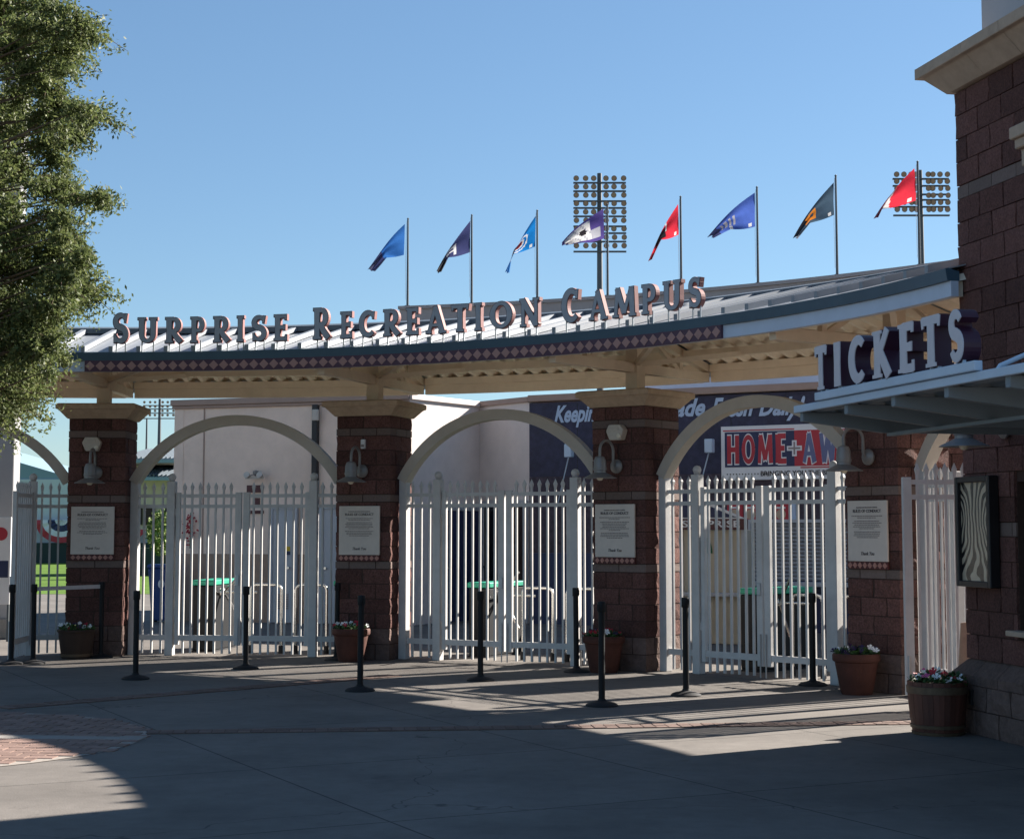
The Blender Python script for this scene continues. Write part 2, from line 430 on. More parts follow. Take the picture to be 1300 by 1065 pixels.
def unit_block(name, material, seed, jit, nx=3, nz=2, full=False):
    """unit block, front face at y=0 facing -y, rough split face; x 0..1, y 0..1, z 0..1"""
    r = random.Random(seed); b = B()
    P = {}
    vs = []; fs = []
    for k in range(nz + 1):
        for i in range(nx + 1):
            edge = i in (0, nx) or k in (0, nz)
            P[i, k] = len(vs)
            vs.append((i / nx + (0 if i in (0, nx) else r.uniform(-.07, .07)), r.uniform(-jit, jit * 0.3) if not edge else r.uniform(-jit * .2, jit * .8), k / nz + (0 if k in (0, nz) else r.uniform(-.1, .1))))
    for k in range(nz):
        for i in range(nx): fs.append((P[i, k], P[i+1, k], P[i+1, k+1], P[i, k+1]))
    bk = [len(vs) + q for q in range(4)]
    vs += [(0, 1, 0), (1, 1, 0), (1, 1, 1), (0, 1, 1)]
    fs.append((bk[1], bk[0], bk[3], bk[2]))
    fs.append(tuple([P[i, 0] for i in range(nx, -1, -1)] + [bk[0], bk[1]]))
    fs.append(tuple([P[i, nz] for i in range(nx + 1)] + [bk[2], bk[3]]))
    fs.append(tuple([P[0, k] for k in range(nz + 1)] + [bk[3], bk[0]]))
    fs.append(tuple([P[nx, k] for k in range(nz, -1, -1)] + [bk[1], bk[2]]))
    b.add(vs, fs)
    me = b.mesh(name, material)
    if full: pass
    return me
def rough_cube(name, material, seed, jit):
    """unit cube centred on 0 with every face split-rough"""
    r = random.Random(seed)
    bm = bmesh.new(); bmesh.ops.create_cube(bm, size=1.0)
    bmesh.ops.subdivide_edges(bm, edges=bm.edges[:], cuts=1, use_grid_fill=True)
    for v in bm.verts:
        k = sum(abs(c) > .49 for c in v.co)
        for ax in range(3):
            if abs(v.co[ax]) > .49:
                if ax == 2: continue
                v.co[ax] += math.copysign(1, v.co[ax]) * (r.uniform(0, jit) if k == 1 else r.uniform(-jit * .9, jit * .2))
            elif k == 1: v.co[ax] += r.uniform(-.12, .12)
    me = bpy.data.meshes.new(name); bm.to_mesh(me); bm.free(); me.materials.append(material); return me
CUBES = {k: [rough_cube('block_' + k, M[k], 11 * s + len(k), j) for s in range(6)] for k, j in (('block', .040), ('band', .006), ('baseblk', .036))}
PAVER = [None] * 3
for s in range(3):
    bb = B(); bb.box(-.5, .5, -.5, .5, -1, 0); PAVER[s] = bb.mesh('paver', M['paver'], bevel=0.0)
bb = B(); bb.box(-.5, .5, -.5, .5, -1, 0); BANDB = bb.mesh('brick', M['bandbrick'])

# circular medallion of pavers with a concrete strip through it
PC, PR = Vector((-5.0, 13.75)), 2.12
mb = B(); n = 72
mb.add([(PC.x + PR * .965 * math.cos(2*math.pi*k/n), PC.y + PR * .965 * math.sin(2*math.pi*k/n), 0.004) for k in range(n)], [tuple(range(n))])
medal = struct('paver_circle', mb.mesh('paver_circle', M['sandl']))
PA = R_(-4)
px_, py_ = Vector((math.cos(PA), math.sin(PA))), Vector((-math.sin(PA), math.cos(PA)))
cands = []
PWx, PWy = 0.215, 0.145
for j in range(-16, 17):
    for i in range(-12, 13):
        lx = (i + (0.5 if j % 2 else 0)) * PWx; ly = j * PWy + 0.07
        if abs(ly - 0.22) < 0.13: continue
        p = PC + px_ * lx + py_ * ly
        if math.hypot(lx, ly) > PR - 0.1: continue
        q = Vector((p.x, p.y)); vis = q.x / max(q.y, 1) > -0.33
        cands.append((not vis, q.length, q))
cands.sort(key=lambda c: (c[0], c[1]))
rest = B()
for k, (_, _, q) in enumerate(cands):
    z = 0.009 + rnd.uniform(-.001, .002)
    if k < 290:
        put('paver', PAVER[k % 3], medal, T(q.x, q.y, z) @ RZ(PA + rnd.uniform(-.01, .01)) @ S3(PWx - .014, PWy - .012, .03))
    else:
        rest.box(-.5, .5, -.5, .5, -1, 0, M=T(q.x, q.y, z) @ RZ(PA) @ S3(PWx - .014, PWy - .012, .03))
o = put('pavers', rest.mesh('pavers', M['paver']), medal); o['kind'] = 'stuff'
sb = B(); sb.box(-PR * .96, PR * .96, .11, .33, -.02, .010)
put('concrete_strip', sb.mesh('concrete_strip', M['strip']), medal, frame((PC.x, PC.y, 0), (px_.x, px_.y)))

def brick_band(a, b, width, name):
    a, b = Vector(a), Vector(b); d = (b - a); L = d.length; d.normalize()
    s = B(); s.box(0, L, -width/2, width/2, -.01, .004)
    st = struct(name, s.mesh(name, M['sand']), frame((a.x, a.y, 0), (d.x, d.y)))
    n = int(L / .105)
    for k in range(n):
        x = (k + .5) * L / n
        for side in (-1, 1):
            put('brick', BANDB, st, frame((a.x, a.y, 0), (d.x, d.y)) @ T(x, side * width / 4, .009 + rnd.uniform(-.002, .002)) @ RZ(rnd.uniform(-.015, .015)) @ S3(L / n - .010, width / 2 - .010, .03))
brick_band((-4.80, 16.17), (-1.35, 19.70), .28, 'brick_band')
brick_band((-3.02, 14.26), (3.75, 14.98), .26, 'brick_band')

# ================================================================== BRICK PILLARS
COURSES = [(.2, 'baseblk')] * 2 + [(.19, 'block')] * 4 + [(.10, 'band')] + [(.19, 'block')] * 4 + [(.10, 'band')] + [(.19, 'block')] * 4 + [(.10, 'band')] + [(.157, 'block')]
capb = B()
def capmesh():
    b = B(); prof = [(.365, 0), (.40, .0), (.50, .115), (.53, .125), (.53, .185), (.50, .20), (.12, .205)]
    vs = []; fs = []
    for r, z in prof: vs += [(-r, -r, z), (r, -r, z), (r, r, z), (-r, r, z)]
    for i in range(len(prof) - 1):
        for k in range(4): fs.append((i*4+k, i*4+(k+1) % 4, (i+1)*4+(k+1) % 4, (i+1)*4+k))
    fs += [(3, 2, 1, 0), tuple(range(len(prof)*4-4, len(prof)*4))]
    b.add(vs, fs); return b.mesh('cap', M['cap'], bevel=.006)
CAPM = capmesh()
ZCAP = sum(h for h, _ in COURSES)
cb = B(); cb.box(-HW + .018, HW - .018, -HW + .018, HW - .018, 0, ZCAP - .002); COREM = cb.mesh('core', M['mortar'])
PLAB = ['brick pillar hidden by the tree at the left end of the arches', 'leftmost full brick pillar with stone cap, beside the belted stanchions',
        'second brick pillar from the left, with a small white sensor above its lamp', 'third brick pillar from the left, in front of the navy mural wall',
        'nearest brick pillar, its cap hidden behind the blue ticket canopy']
for i in range(-1, 4):
    F = pframe(PHI(i), RP)
    t = thing('brick_pillar', PLAB[i + 1], 'pillar', F, 'brick pillars of the entrance gates')
    put('core', COREM, t, F)
    z = 0
    for ci, (h, kind) in enumerate(COURSES):
        hh = h - .010
        spec = []
        w = HW * 2
        if (ci + i) % 2 == 0:
            for sx in (-1, 1):
                for sy in (-1, 1): spec.append((sx * w / 4, sy * w / 4, w / 2, w / 2))
        else:
            a = .2; m_ = w - 2 * a
            for sx in (-1, 1):
                for sy in (-1, 1): spec.append((sx * (w / 2 - a / 2), sy * (w / 2 - a / 2), a, a))
                spec.append((sx * (w / 2 - a / 2), 0, a, m_)); spec.append((0, sx * (w / 2 - a / 2), m_, a))
        for x, y, sx, sy in spec:
            put('block', CUBES[kind][rnd.randrange(6)], t, F @ T(x, y, z + h / 2) @ RZ(rnd.choice((0, math.pi))) @ S3(sx - .012, sy - .012, hh - .002))
        z += h
    put('cap', CAPM, t, F @ T(0, 0, ZCAP))
ZTOP = ZCAP + .205

# ================================================================== CANOPY ROOF
RE, RB, RR = 9.35, 13.05, RP
ZE, ZR = 3.865, 4.31
PH_A, PH_B = -24.0, 75.0
def roofz(r): return ZE + (ZR - ZE) * (r - RE) / (RR - RE) if r <= RR else ZE + (ZR - ZE) * (RB - r) / (RB - RR)
roof = thing('canopy_roof', 'curved metal canopy roof over the entrance gates with exposed beige trusses', 'roof', pol(PHI(1), RP, 0))
def ring(b, p0, p1, step, sect, m=0):
    """sweep a closed (r,z) section along the arc"""
    n = max(1, round((p1 - p0) / step)); k = len(sect); vs = []; fs = []
    for i in range(n + 1):
        ph = p0 + (p1 - p0) * i / n
        vs += [tuple(pol(ph, r, z)) for r, z in sect]
    for i in range(n):
        for j in range(k): fs.append((i*k+j, i*k+(j+1) % k, (i+1)*k+(j+1) % k, (i+1)*k+j))
    fs += [tuple(range(k)), tuple(range(n*k, n*k+k))[::-1]]
    return b.add(vs, fs, m)
NP = 46
dph = (PH_B - PH_A) / NP
for k in range(NP):
    a, c = PH_A + k * dph, PH_A + (k + 1) * dph
    b = B(); ring(b, a + .02, c - .02, 9, [(RE - .03, ZE), (RE - .03, ZE + .012), (RR - .002, ZR + .012), (RR - .002, ZR)])
    put('roof_panel', b.mesh('roof_panel', M['roof']), roof)
    b = B(); ring(b, a + .02, c - .02, 9, [(RR + .002, ZR), (RR + .002, ZR + .012), (RB + .03, ZE + .012), (RB + .03, ZE)])
    put('rear_roof_panel', b.mesh('rear_roof_panel', M['roof']), roof)
    b = B(); w = .16
    ring(b, a - w, a + w, 9, [(RE - .05, ZE + .014), (RE - .05, ZE + .080), (RR - .14, ZR + .054), (RR - .14, ZR)])
    put('rib', b.mesh('rib', M['roof']), roof)
b = B(); ring(b, PH_A, PH_B, 2.15, [(RR - .17, ZR - .01), (RR - .17, ZR + .060), (RR, ZR + .100), (RR + .17, ZR + .060), (RR + .17, ZR - .01)])
put('ridge_cap', b.mesh('ridge_cap', M['ridge']), roof)
b = B(); ring(b, PH_A, PH_B, 1.6, [(RE - .055, 3.765), (RE - .07, ZE + .002), (RE - .045, ZE + .008), (RE + .06, ZE - .02), (RE + .06, 3.765)])
put('gutter', b.mesh('gutter', M['gutter']), roof)
b = B(); ring(b, PH_A, PH_B, 1.6, [(RE - .02, 3.632), (RE - .02, 3.763), (RE + .05, 3.763), (RE + .05, 3.632)])
put('fascia', b.mesh('fascia', M['fascia']), roof)
b = B(); ring(b, PH_A, PH_B, 1.6, [(RB - .05, 3.66), (RB - .05, ZE - .005), (RB + .05, ZE - .005), (RB + .05, 3.66)])
put('rear_fascia', b.mesh('rear_fascia', M['fascia']), roof)
# corrugated deck seen from below, one sheet for each bay
bays = [PH_A] + [PHI(i) for i in range(-1, 4)] + [PH_B]
bays = [PH_A, PHI(0), PHI(1), PHI(2), PHI(3), PH_B]
for a, c in zip(bays[:-1], bays[1:]):
    vs = []; fs = []; n = int(R_(c - a) * RP / .05)
    rs = [RE + .06, RR - .01, RR + .01, RB - .06]
    for i in range(n + 1):
        ph = a + (c - a) * i / n
        dz = (-.055, -.055, -.115, -.115)[i % 4]
        vs += [tuple(pol(ph, r, roofz(r) + dz)) for r in rs]
    for i in range(n):
        for j in range(3): fs.append((i*4+j, i*4+j+1, (i+1)*4+j+1, (i+1)*4+j))
    b = B(); b.add(vs, fs)
    put('deck_sheet', b.mesh('deck_sheet', M['soffit']), roof)
for a, c in zip(bays[:-1], bays[1:]):
    b = B()
    ring(b, a + .3, c - .3, 2.4, [(12.86, 3.57), (12.86, 3.70), (12.92, 3.70), (12.92, 3.57)])
    ring(b, a + .3, c - .3, 2.4, [(12.83, 3.702), (12.83, 3.80), (12.96, 3.80), (12.96, 3.702)])
    put('girder', b.mesh('girder', M['beige']), roof)
    for r in (10.15, 12.2):
        zz = roofz(r) - .20
        b = B(); ring(b, a + .4, c - .4, 2.4, [(r - .04, zz - .05), (r - .04, zz + .05), (r + .04, zz + .05), (r + .04, zz - .05)])
        put('purlin', b.mesh('purlin', M['beige']), roof)
    zz = 3.72
    b = B(); ring(b, a + .3, c - .3, 2.4, [(RE + .055, zz - .08), (RE + .055, zz + .05), (RE + .12, zz + .05), (RE + .12, zz - .08)])
    put('eave_beam', b.mesh('eave_beam', M['beige']), roof)
def truss(phi, post=True):
    F = pframe(phi, RP)
    b = B(); b.box(-.085, .085, -.085, .085, ZTOP - .0, ZR - .12)
    pm = b.mesh('post', M['beige'])
    root = put('truss_post', pm, roof, F) if post else None
    def mem(name, a, c, w, h):
        b = B(); b.bar((0, a[0] - RP, a[1]), (0, c[0] - RP, c[1]), w, h)
        put(name, b.mesh(name, M['beige']), root or roof, F)
    mem('bottom_chord', (RE + .12, 3.63), (12.86, 3.63), .10, .12)
    mem('top_chord', (RE + .10, ZE - .16), (RR, ZR - .16), .09, .10)
    mem('top_chord', (RR, ZR - .16), (12.9, roofz(12.9) - .16), .09, .10)
    mem('web', (10.15, 3.66), (10.15, roofz(10.15) - .2), .07, .07)
    mem('web', (12.2, 3.66), (12.2, roofz(12.2) - .2), .07, .07)
    mem('brace', (10.2, 3.68), (RR - .08, 4.20), .06, .06)
    mem('brace', (12.15, 3.68), (RR + .08, 4.20), .06, .06)
    for s in (-1, 1):
        b = B(); b.bar((s * .06, .05, 3.68), (s * .95, 1.0, roofz(12.2) - .23), .06, .06)
        put('knee_brace', b.mesh('knee_brace', M['beige']), root or roof, F)
        b = B(); b.bar((s * .06, -.05, 3.68), (s * .95, -1.0, roofz(10.15) - .23), .06, .06)
        put('knee_brace', b.mesh('knee_brace', M['beige']), root or roof, F)
for i in range(-1, 4): truss(PHI(i))
# raised screen wall behind the ridge, carried by the rear girder
b = B(); ring(b, 14.3, 50.0, 1.7, [(14.50, 4.25), (14.50, 5.02), (14.62, 5.02), (14.62, 4.25)])
scr = put('rear_screen', b.mesh('rear_screen', M['parapet']), roof)
b = B(); ring(b, 14.25, 50.0, 1.7, [(14.46, 5.022), (14.46, 5.07), (14.66, 5.07), (14.66, 5.022)])
put('coping', b.mesh('coping', M['parapet']), scr)
for k in range(8):
    ph = 15.5 + k * 4.8
    b = B(); b.bar(pol(ph, 12.95, 3.78), pol(ph, 14.49, 4.35), .07, .09)
    put('bracket', b.mesh('bracket', M['beige']), scr)

# ================================================================== SIGN LETTERS
def arcp(cx, cy, rx, ry, a0, a1, n=14):
    return [(cx + rx * math.cos(R_(a0 + (a1 - a0) * k / n)), cy + ry * math.sin(R_(a0 + (a1 - a0) * k / n))) for k in range(n + 1)]
def glyph(c, w=.180, t=.115, serif=.065):
    """strokes ([points], [widths]) in a box of height 1"""
    s = []
    def stem(x, y0, y1, ww=w, sb=True, st=True):
        s.append(([(x, y0), (x, (y0+y1)/2), (x, y1)], [ww*1.12, ww, ww*1.12]))
        if serif:
            if sb: s.append(([(x - ww*.85, y0 + serif/2), (x + ww*.85, y0 + serif/2)], [serif, serif]))
            if st: s.append(([(x - ww*.85, y1 - serif/2), (x + ww*.85, y1 - serif/2)], [serif, serif]))
    if c == 'I': stem(.15, 0, 1)
    elif c == 'S':
        p = arcp(.29, .73, .2, .2, 25, 270, 16) + arcp(.29, .29, .21, .22, 82, -155, 16)
        n = len(p); s.append((p, [t*.85 + (w*1.08 - t*.85) * math.sin(math.pi * k / (n-1)) for k in range(n)]))
        if serif:
            s.append(([(.47, .70), (.50, .97)], [.05, .09])); s.append(([(.09, .03), (.07, .30)], [.09, .05]))
    elif c == 'U':
        s.append(([(.14, 1), (.14, .36)] + arcp(.36, .34, .22, .26, 180, 270, 8) , [w*1.1, w] + [w - (w - t) * k / 8 for k in range(9)]))
        s.append((arcp(.36, .34, .24, .26, 270, 360, 8) + [(.60, .5), (.60, 1)], [t + (w - t) * k / 8 for k in range(9)] + [w, w*1.1]))
        if serif:
            for x in (.14, .60): s.append(([(x - w*.85, 1 - serif/2), (x + w*.85, 1 - serif/2)], [serif, serif]))
    elif c in 'PR':
        stem(.14, 0, 1)
        s.append(([(.12, .93)] + arcp(.33, .70, .17, .23, 90, -90, 12) + [(.12, .47)], [t] + [t + (w - t) * math.sin(math.pi * k / 12) for k in range(13)] + [t]))
        if c == 'R': s.append(([(.27, .50), (.40, .26), (.60, .03)], [w*.9, w, w*1.05]))
    elif c == 'E':
        stem(.14, 0, 1)
        for y, x in ((.94, .48), (.51, .42), (.06, .50)):
            s.append(([(.12, y), (x, y)], [t*1.05, t*1.05]))
            if serif: s.append(([(x, y + (-.13 if y > .8 else (.15 if y < .2 else -.09))), (x, y + (.06 if y > .8 else (-.06 if y < .2 else .09)))], [.06, .07]))
    elif c == 'C':
        p = arcp(.40, .5, .30, .43, 48, 312, 22); n = len(p)
        s.append((p, [t + (w*1.1 - t) * math.sin(math.pi * k / (n-1)) for k in range(n)]))
        if serif: s.append(([(.61, .70), (.62, .95)], [.05, .09]))
    elif c == 'O':
        p = arcp(.44, .5, .34, .43, 0, 180, 20); s.append((p, [w*1.1 - (w*1.1 - t) * math.sin(math.pi * k / 20) for k in range(21)]))
        p = arcp(.44, .5, .34, .43, 180, 360, 20); s.append((p, [w*1.1 - (w*1.1 - t) * math.sin(math.pi * k / 20) for k in range(21)]))
    elif c == 'A':
        s.append(([(.10, 0), (.40, 1)], [t*1.05, t])); s.append(([(.38, 1), (.70, 0)], [w*.95, w*1.1])); s.append(([(.22, .30), (.58, .30)], [t*.8, t*.8]))
        if serif:
            s.append(([(-.02, serif/2), (.22, serif/2)], [serif, serif])); s.append(([(.54, serif/2), (.86, serif/2)], [serif, serif]))
    elif c == 'T':
        stem(.36, 0, 1, st=False)
        s.append(([(.04, .94), (.68, .94)], [t*1.05, t*1.05]))
        if serif:
            s.append(([(.05, .80), (.03, 1)], [.05, .08])); s.append(([(.67, .80), (.69, 1)], [.05, .08]))
    elif c == 'N':
        s.append(([(.12, 0), (.12, 1)], [t, t])); s.append(([(.66, 0), (.66, 1)], [t, t])); s.append(([(.10, .97), (.66, .03)], [w*1.05, w*1.05]))
        if serif:
            s.append(([(0, serif/2), (.24, serif/2)], [serif, serif])); s.append(([(.54, 1-serif/2), (.78, 1-serif/2)], [serif, serif])); s.append(([(-.02, 1-serif/2), (.16, 1-serif/2)], [serif, serif]))
    elif c == 'M':
        s.append(([(.10, 0), (.18, 1)], [t, t])); s.append(([(.80, 0), (.76, 1)], [w, w])); s.append(([(.18, .98), (.46, .12)], [w, w])); s.append(([(.46, .12), (.74, .98)], [t, t]))
        if serif:
            s.append(([(-.02, serif/2), (.22, serif/2)], [serif, serif])); s.append(([(.66, serif/2), (.94, serif/2)], [serif, serif]))
    elif c == 'H':
        s.append(([(.12, 0), (.12, 1)], [w, w])); s.append(([(.60, 0), (.60, 1)], [w, w])); s.append(([(.12, .5), (.60, .5)], [t, t]))
    elif c == 'W':
        for a, q in (((.10, 1), (.26, 0)), ((.26, 0), (.46, .9)), ((.46, .9), (.66, 0)), ((.66, 0), (.82, 1))): s.append(([a, q], [w*.85, w*.85]))
    elif c == 'Y':
        s.append(([(.08, 1), (.36, .45)], [w, w])); s.append(([(.64, 1), (.36, .45)], [w, w])); s.append(([(.36, 0), (.36, .5)], [w, w]))
    elif c == 'K':
        stem(.14, 0, 1)
        s.append(([(.20, .45), (.56, 1)], [t, t*1.15])); s.append(([(.26, .54), (.62, 0)], [w*.95, w*1.1]))
    return s
def stroke_poly(pts, ws, grow):
    pts = [Vector(p) for p in pts]; n = len(pts); L = []; Rr = []
    for i, p in enumerate(pts):
        d = (pts[min(i+1, n-1)] - pts[max(i-1, 0)]).normalized(); nrm = Vector((-d.y, d.x))
        q = p.copy()
        if i == 0: q = p - d * grow
        if i == n - 1: q = p + d * grow
        h = max(ws[i] / 2 + grow, .008)
        L.append(q + nrm * h); Rr.append(q - nrm * h)
    return Rr + L[::-1]
def glyph_tris(c, grow, **kw):
    V = []; F = []
    for pts, ws in glyph(c, **kw):
        poly = stroke_poly(pts, ws, grow)
        F.append(list(range(len(V), len(V) + len(poly)))); V += poly
    rv, re_, rf, ov, oe, of = delaunay_2d_cdt(V, [], F, 0, 1e-5)
    tr = [f for f, o in zip(rf, of) if len(o)]
    return [tuple(v) for v in rv], tr
def solid(tri, y0, y1, sx, sz, x0, z0, b=None, fm=0):
    V, F = tri; b = b or B(); n = len(V)
    vs = [(x0 + v[0] * sx, y0, z0 + v[1] * sz) for v in V] + [(x0 + v[0] * sx, y1, z0 + v[1] * sz) for v in V]
    fs = [f for f in F] + [tuple(i + n for i in f[::-1]) for f in F]
    ed = {}
    for f in F:
        for i in range(len(f)):
            e = (f[i], f[(i+1) % len(f)]); ed[e] = 1
    for (p, q) in ed:
        if (q, p) not in ed: fs.append((p, p + n, q + n, q))
    b.add(vs, fs)
    for i in range(len(F)): b.m[len(b.m) - len(fs) + i] = fm
    return b
def extent(tri): xs = [tri[0][i][0] for f in tri[1] for i in f]; return min(xs), max(xs)

RS = 9.27
sign = thing('entrance_sign', 'raised letters reading Surprise Recreation Campus above a band of rose diamonds', 'sign', pol(26, RS, 3.63))
SIGN = [('S', 2.62, .205, 1), ('U', 4.72, .261, 0), ('R', 6.83, .243, 0), ('P', 8.68, .193, 0), ('R', 10.64, .236, 0), ('I', 12.13, .103, 0), ('S', 13.66, .207, 0), ('E', 15.4, .188, 0),
        ('R', 18.8, .245, 1), ('E', 20.83, .170, 0), ('C', 22.54, .224, 0), ('R', 24.65, .247, 0), ('E', 26.38, .183, 0), ('A', 28.39, .293, 0), ('T', 30.44, .262, 0), ('I', 31.99, .11, 0), ('O', 33.96, .331, 0), ('N', 36.42, .288, 0),
        ('C', 39.97, .250, 1), ('A', 42.47, .282, 0), ('M', 44.78, .352, 0), ('P', 46.96, .217, 0), ('U', 49.05, .276, 0), ('S', 51.12, .195, 0)]
b = B(); ring(b, -.15, 53.3, 1.5, [(RE - .055, 3.628), (RE - .055, 3.768), (RE - .022, 3.768), (RE - .022, 3.628)])
bandp = put('diamond_band', b.mesh('diamond_band', M['plum']), sign)
ND = 66
b = B(); b.prism([(-.5, 0), (0, -.5), (.5, 0), (0, .5)], -1, 0); DIAM = b.mesh('diamond', M['rose'])
for k in range(ND):
    ph = -.15 + (k + .5) * 53.45 / ND
    put('diamond', DIAM, bandp, pframe(ph, RE - .053, 3.698) @ S3(.122, .008, .116))
for c, ph, w, big in SIGN:
    h = .375 if big else .315
    tri = glyph_tris(c, .03); x0, x1 = extent(tri); sx = w / (x1 - x0)
    F = pframe(ph, RS, 3.98)
    o = put('letter', solid(tri, 0, .062, sx, h, -(x0 + x1) / 2 * sx, 0, fm=1).mesh('letter', M['lret'], M['lrim']), sign, F)
    tri2 = glyph_tris(c, .006)
    put('letter_face', solid(tri2, -.006, .002, sx, h, -(x0 + x1) / 2 * sx, 0).mesh('letter_face', M['lface']), o, F)
    for s in ((-.28, .28) if c not in 'IPT' else (-.12, .12)):
        xx = s * w if c not in 'IPT' else s * .3
        b = B(); b.box(xx - .007, xx + .007, .024, .038, 3.768 - 3.98, .03)
        put('stilt', b.mesh('stilt', M['stilt']), o, F)

# ================================================================== GATE BAYS
ptop = 2.30
b = B(); b.box(-.0125, .0125, -.0125, .0125, .03, 2.18)
b.add([(-.0125,-.0125,2.18),(.0125,-.0125,2.18),(.0125,.0125,2.18),(-.0125,.0125,2.18),(-.022,-.02,2.235),(.022,-.02,2.235),(.022,.02,2.235),(-.022,.02,2.235),(0,0,2.30)],
      [(0,1,5,4),(1,2,6,5),(2,3,7,6),(3,0,4,7),(4,5,8),(5,6,8),(6,7,8),(7,4,8)])
PICKET = b.mesh('picket', M['white'])
b = B(); b.box(-.055, .055, -.055, .055, 0, 2.31, 0); POST = b.mesh('post', M['white'], bevel=.006)
b = B(); b.lathe([(.0, -.052), (.03, -.043), (.046, -.026), (.053, 0), (.046, .026), (.03, .043), (0, .052)], 14); BALL = b.mesh('ball', M['white'], smooth=True)
b = B(); b.lathe([(.03, 0), (.045, .012), (.02, .03)], 12); COLLAR = b.mesh('collar', M['white'], smooth=True)
b = B(); b.lathe([(.012, -.05), (.02, -.045), (.02, .045), (.012, .05)], 8); HINGE = b.mesh('hinge', M['white'])
def rail(x0, x1, z, h, parent, F, d=.03):
    b = B(); b.box(x0, x1, -d/2, d/2, z - h/2, z + h/2); put('rail', b.mesh('rail', M['white']), parent, F)
def stile(x, w, z0, z1, parent, F, name='stile'):
    b = B(); b.box(x - w/2, x + w/2, -.026, .026, z0, z1); put(name, b.mesh(name, M['white'], bevel=.004), parent, F)
def rails(x0, x1, parent, F):
    rail(x0, x1, 2.115, .045, parent, F); rail(x0, x1, 1.975, .045, parent, F); rail(x0, x1, .235, .07, parent, F)
def ball_post(x, parent, F):
    p = put('ball_post', POST, parent, F @ T(x, 0, 0)); put('collar', COLLAR, p, F @ T(x, 0, 2.31)); put('ball', BALL, p, F @ T(x, 0, 2.365))
def leaf(x0, x1, label, F, flip, npk=7):
    """gate leaf between x0 and x1; hinges at x0 (flip False) or x1"""
    t = thing('gate_leaf', label, 'gate', F @ T((x0 + x1) / 2, 0, 0), 'white picket gate leaves')
    hx, lx = (x1, x0) if flip else (x0, x1)
    s = -1 if flip else 1
    stile(hx + s * .03, .06, .14, 2.16, t, F); stile(lx - s * .045, .085, .14, 2.16, t, F, 'lock_stile')
    a, c = x0 + (.09 if flip else .06), x1 - (.06 if flip else .09)
    rails(x0 + .04, x1 - .04, t, F)
    n0, n1 = a + .055, c - .055
    for k in range(npk): put('picket', PICKET, t, F @ T(n0 + (n1 - n0) * k / (npk - 1) + rnd.uniform(-.002, .002), -.004, 0) @ Matrix.Rotation(R_(rnd.uniform(-.12, .12)), 4, 'Y') @ RZ(R_(rnd.uniform(-4, 4))))
    for z in (.55, 1.9): put('hinge', HINGE, t, F @ T(hx - s * .012, -.01, z))
    b = B(); b.tube([(lx - s * .03, -.04, .015), (lx - s * .03, -.04, .5)], .009, 6); put('drop_rod', b.mesh('drop_rod', M['stilt']), t, F)
    if not flip:
        b = B(); b.box(lx - .07, lx - .02, -.045, -.026, .93, 1.07); put('lock_box', b.mesh('lock_box', M['stilt'], bevel=.004), t, F)
    return t
BAYN = ['first bay from the left', 'second bay from the left', 'third bay, before the navy wall', 'bay beside the ticket building']
def bayframe(i):
    a, c = pol(PHI(i), RP), pol(PHI(i + 1), RP); return frame((a.x, a.y, 0), (c.x - a.x, c.y - a.y)), (c - a).length
ARCHL = ['grey steel arch spanning left from the leftmost pillar behind the tree', 'grey steel arch in front of the pink stucco wall',
         'pale steel arch between the second and third pillars, before the stucco corner', 'pale steel arch across the navy mural and the Home and Away board', 'stub of pale arch rising right of the nearest pillar under the canopy']
def arch(i, label):
    F, L = bayframe(i)
    xa, xb = .40, L - .40; zs_, ro = 2.33, .86
    half = (xb - xa) / 2; r = (half * half + ro * ro) / (2 * ro); zc = zs_ + ro - r; xm = (xa + xb) / 2
    a0 = math.asin(half / r); n = 30; w = .135
    out = []; inn = []
    for k in range(n + 1):
        a = -a0 + 2 * a0 * k / n
        out.append((xm + r * math.sin(a), zc + r * math.cos(a))); inn.append((xm + (r - w) * math.sin(a), zc + (r - w) * math.cos(a)))
    b = B(); vs = []; fs = []
    for k in range(n + 1):
        for y in (-.075, .075):
            vs += [(out[k][0], y, out[k][1]), (inn[k][0], y, inn[k][1])]
    for k in range(n):
        a, c = 4*k, 4*k+4
        fs += [(a, c, c+1, a+1), (a+2, a+3, c+3, c+2), (a, a+2, c+2, c), (a+1, c+1, c+3, a+3)]
    fs += [(0, 1, 3, 2), (4*n, 4*n+2, 4*n+3, 4*n+1)]
    b.add(vs, fs); me = b.mesh('steel_arch', M['arch'], M=T(-xm, 0, 0))
    tag(put('steel_arch', me, None, F @ T(xm, 0, 0)), label, 'arch', 'steel arches between the pillars')
for i in range(-1, 4): arch(i, ARCHL[i + 1])
def panel_left(i, label, npk=3, ball=True):
    F, L = bayframe(i)
    t = thing('fence_panel', label, 'fence', F @ T(.72, 0, 0), 'narrow white fence panels beside the pillars')
    put('post', POST, t, F @ T(.47, 0, 0))
    for k in range(npk): put('picket', PICKET, t, F @ T(.60 + .127 * k, -.004, 0))
    rails(.525, .925, t, F)
    if ball: ball_post(.98, t, F)
    else: put('end_post', POST, t, F @ T(.98, 0, -.06))
def panel_right(i, label, x=2.94, pk=(3.06, 3.18), end=3.345):
    F, L = bayframe(i)
    t = thing('fence_panel', label, 'fence', F @ T(3.1, 0, 0), 'narrow white fence panels beside the pillars')
    ball_post(x, t, F); rails(x + .055, end, t, F)
    for q in pk: put('picket', PICKET, t, F @ T(q, -.004, 0))
    b = B(); b.box(end - .02, end + .02, -.02, .02, .0, 2.2); put('end_stile', b.mesh('end_stile', M['white']), t, F)
NAMEP = ['leftmost full pillar', 'second pillar', 'third pillar', 'nearest pillar']
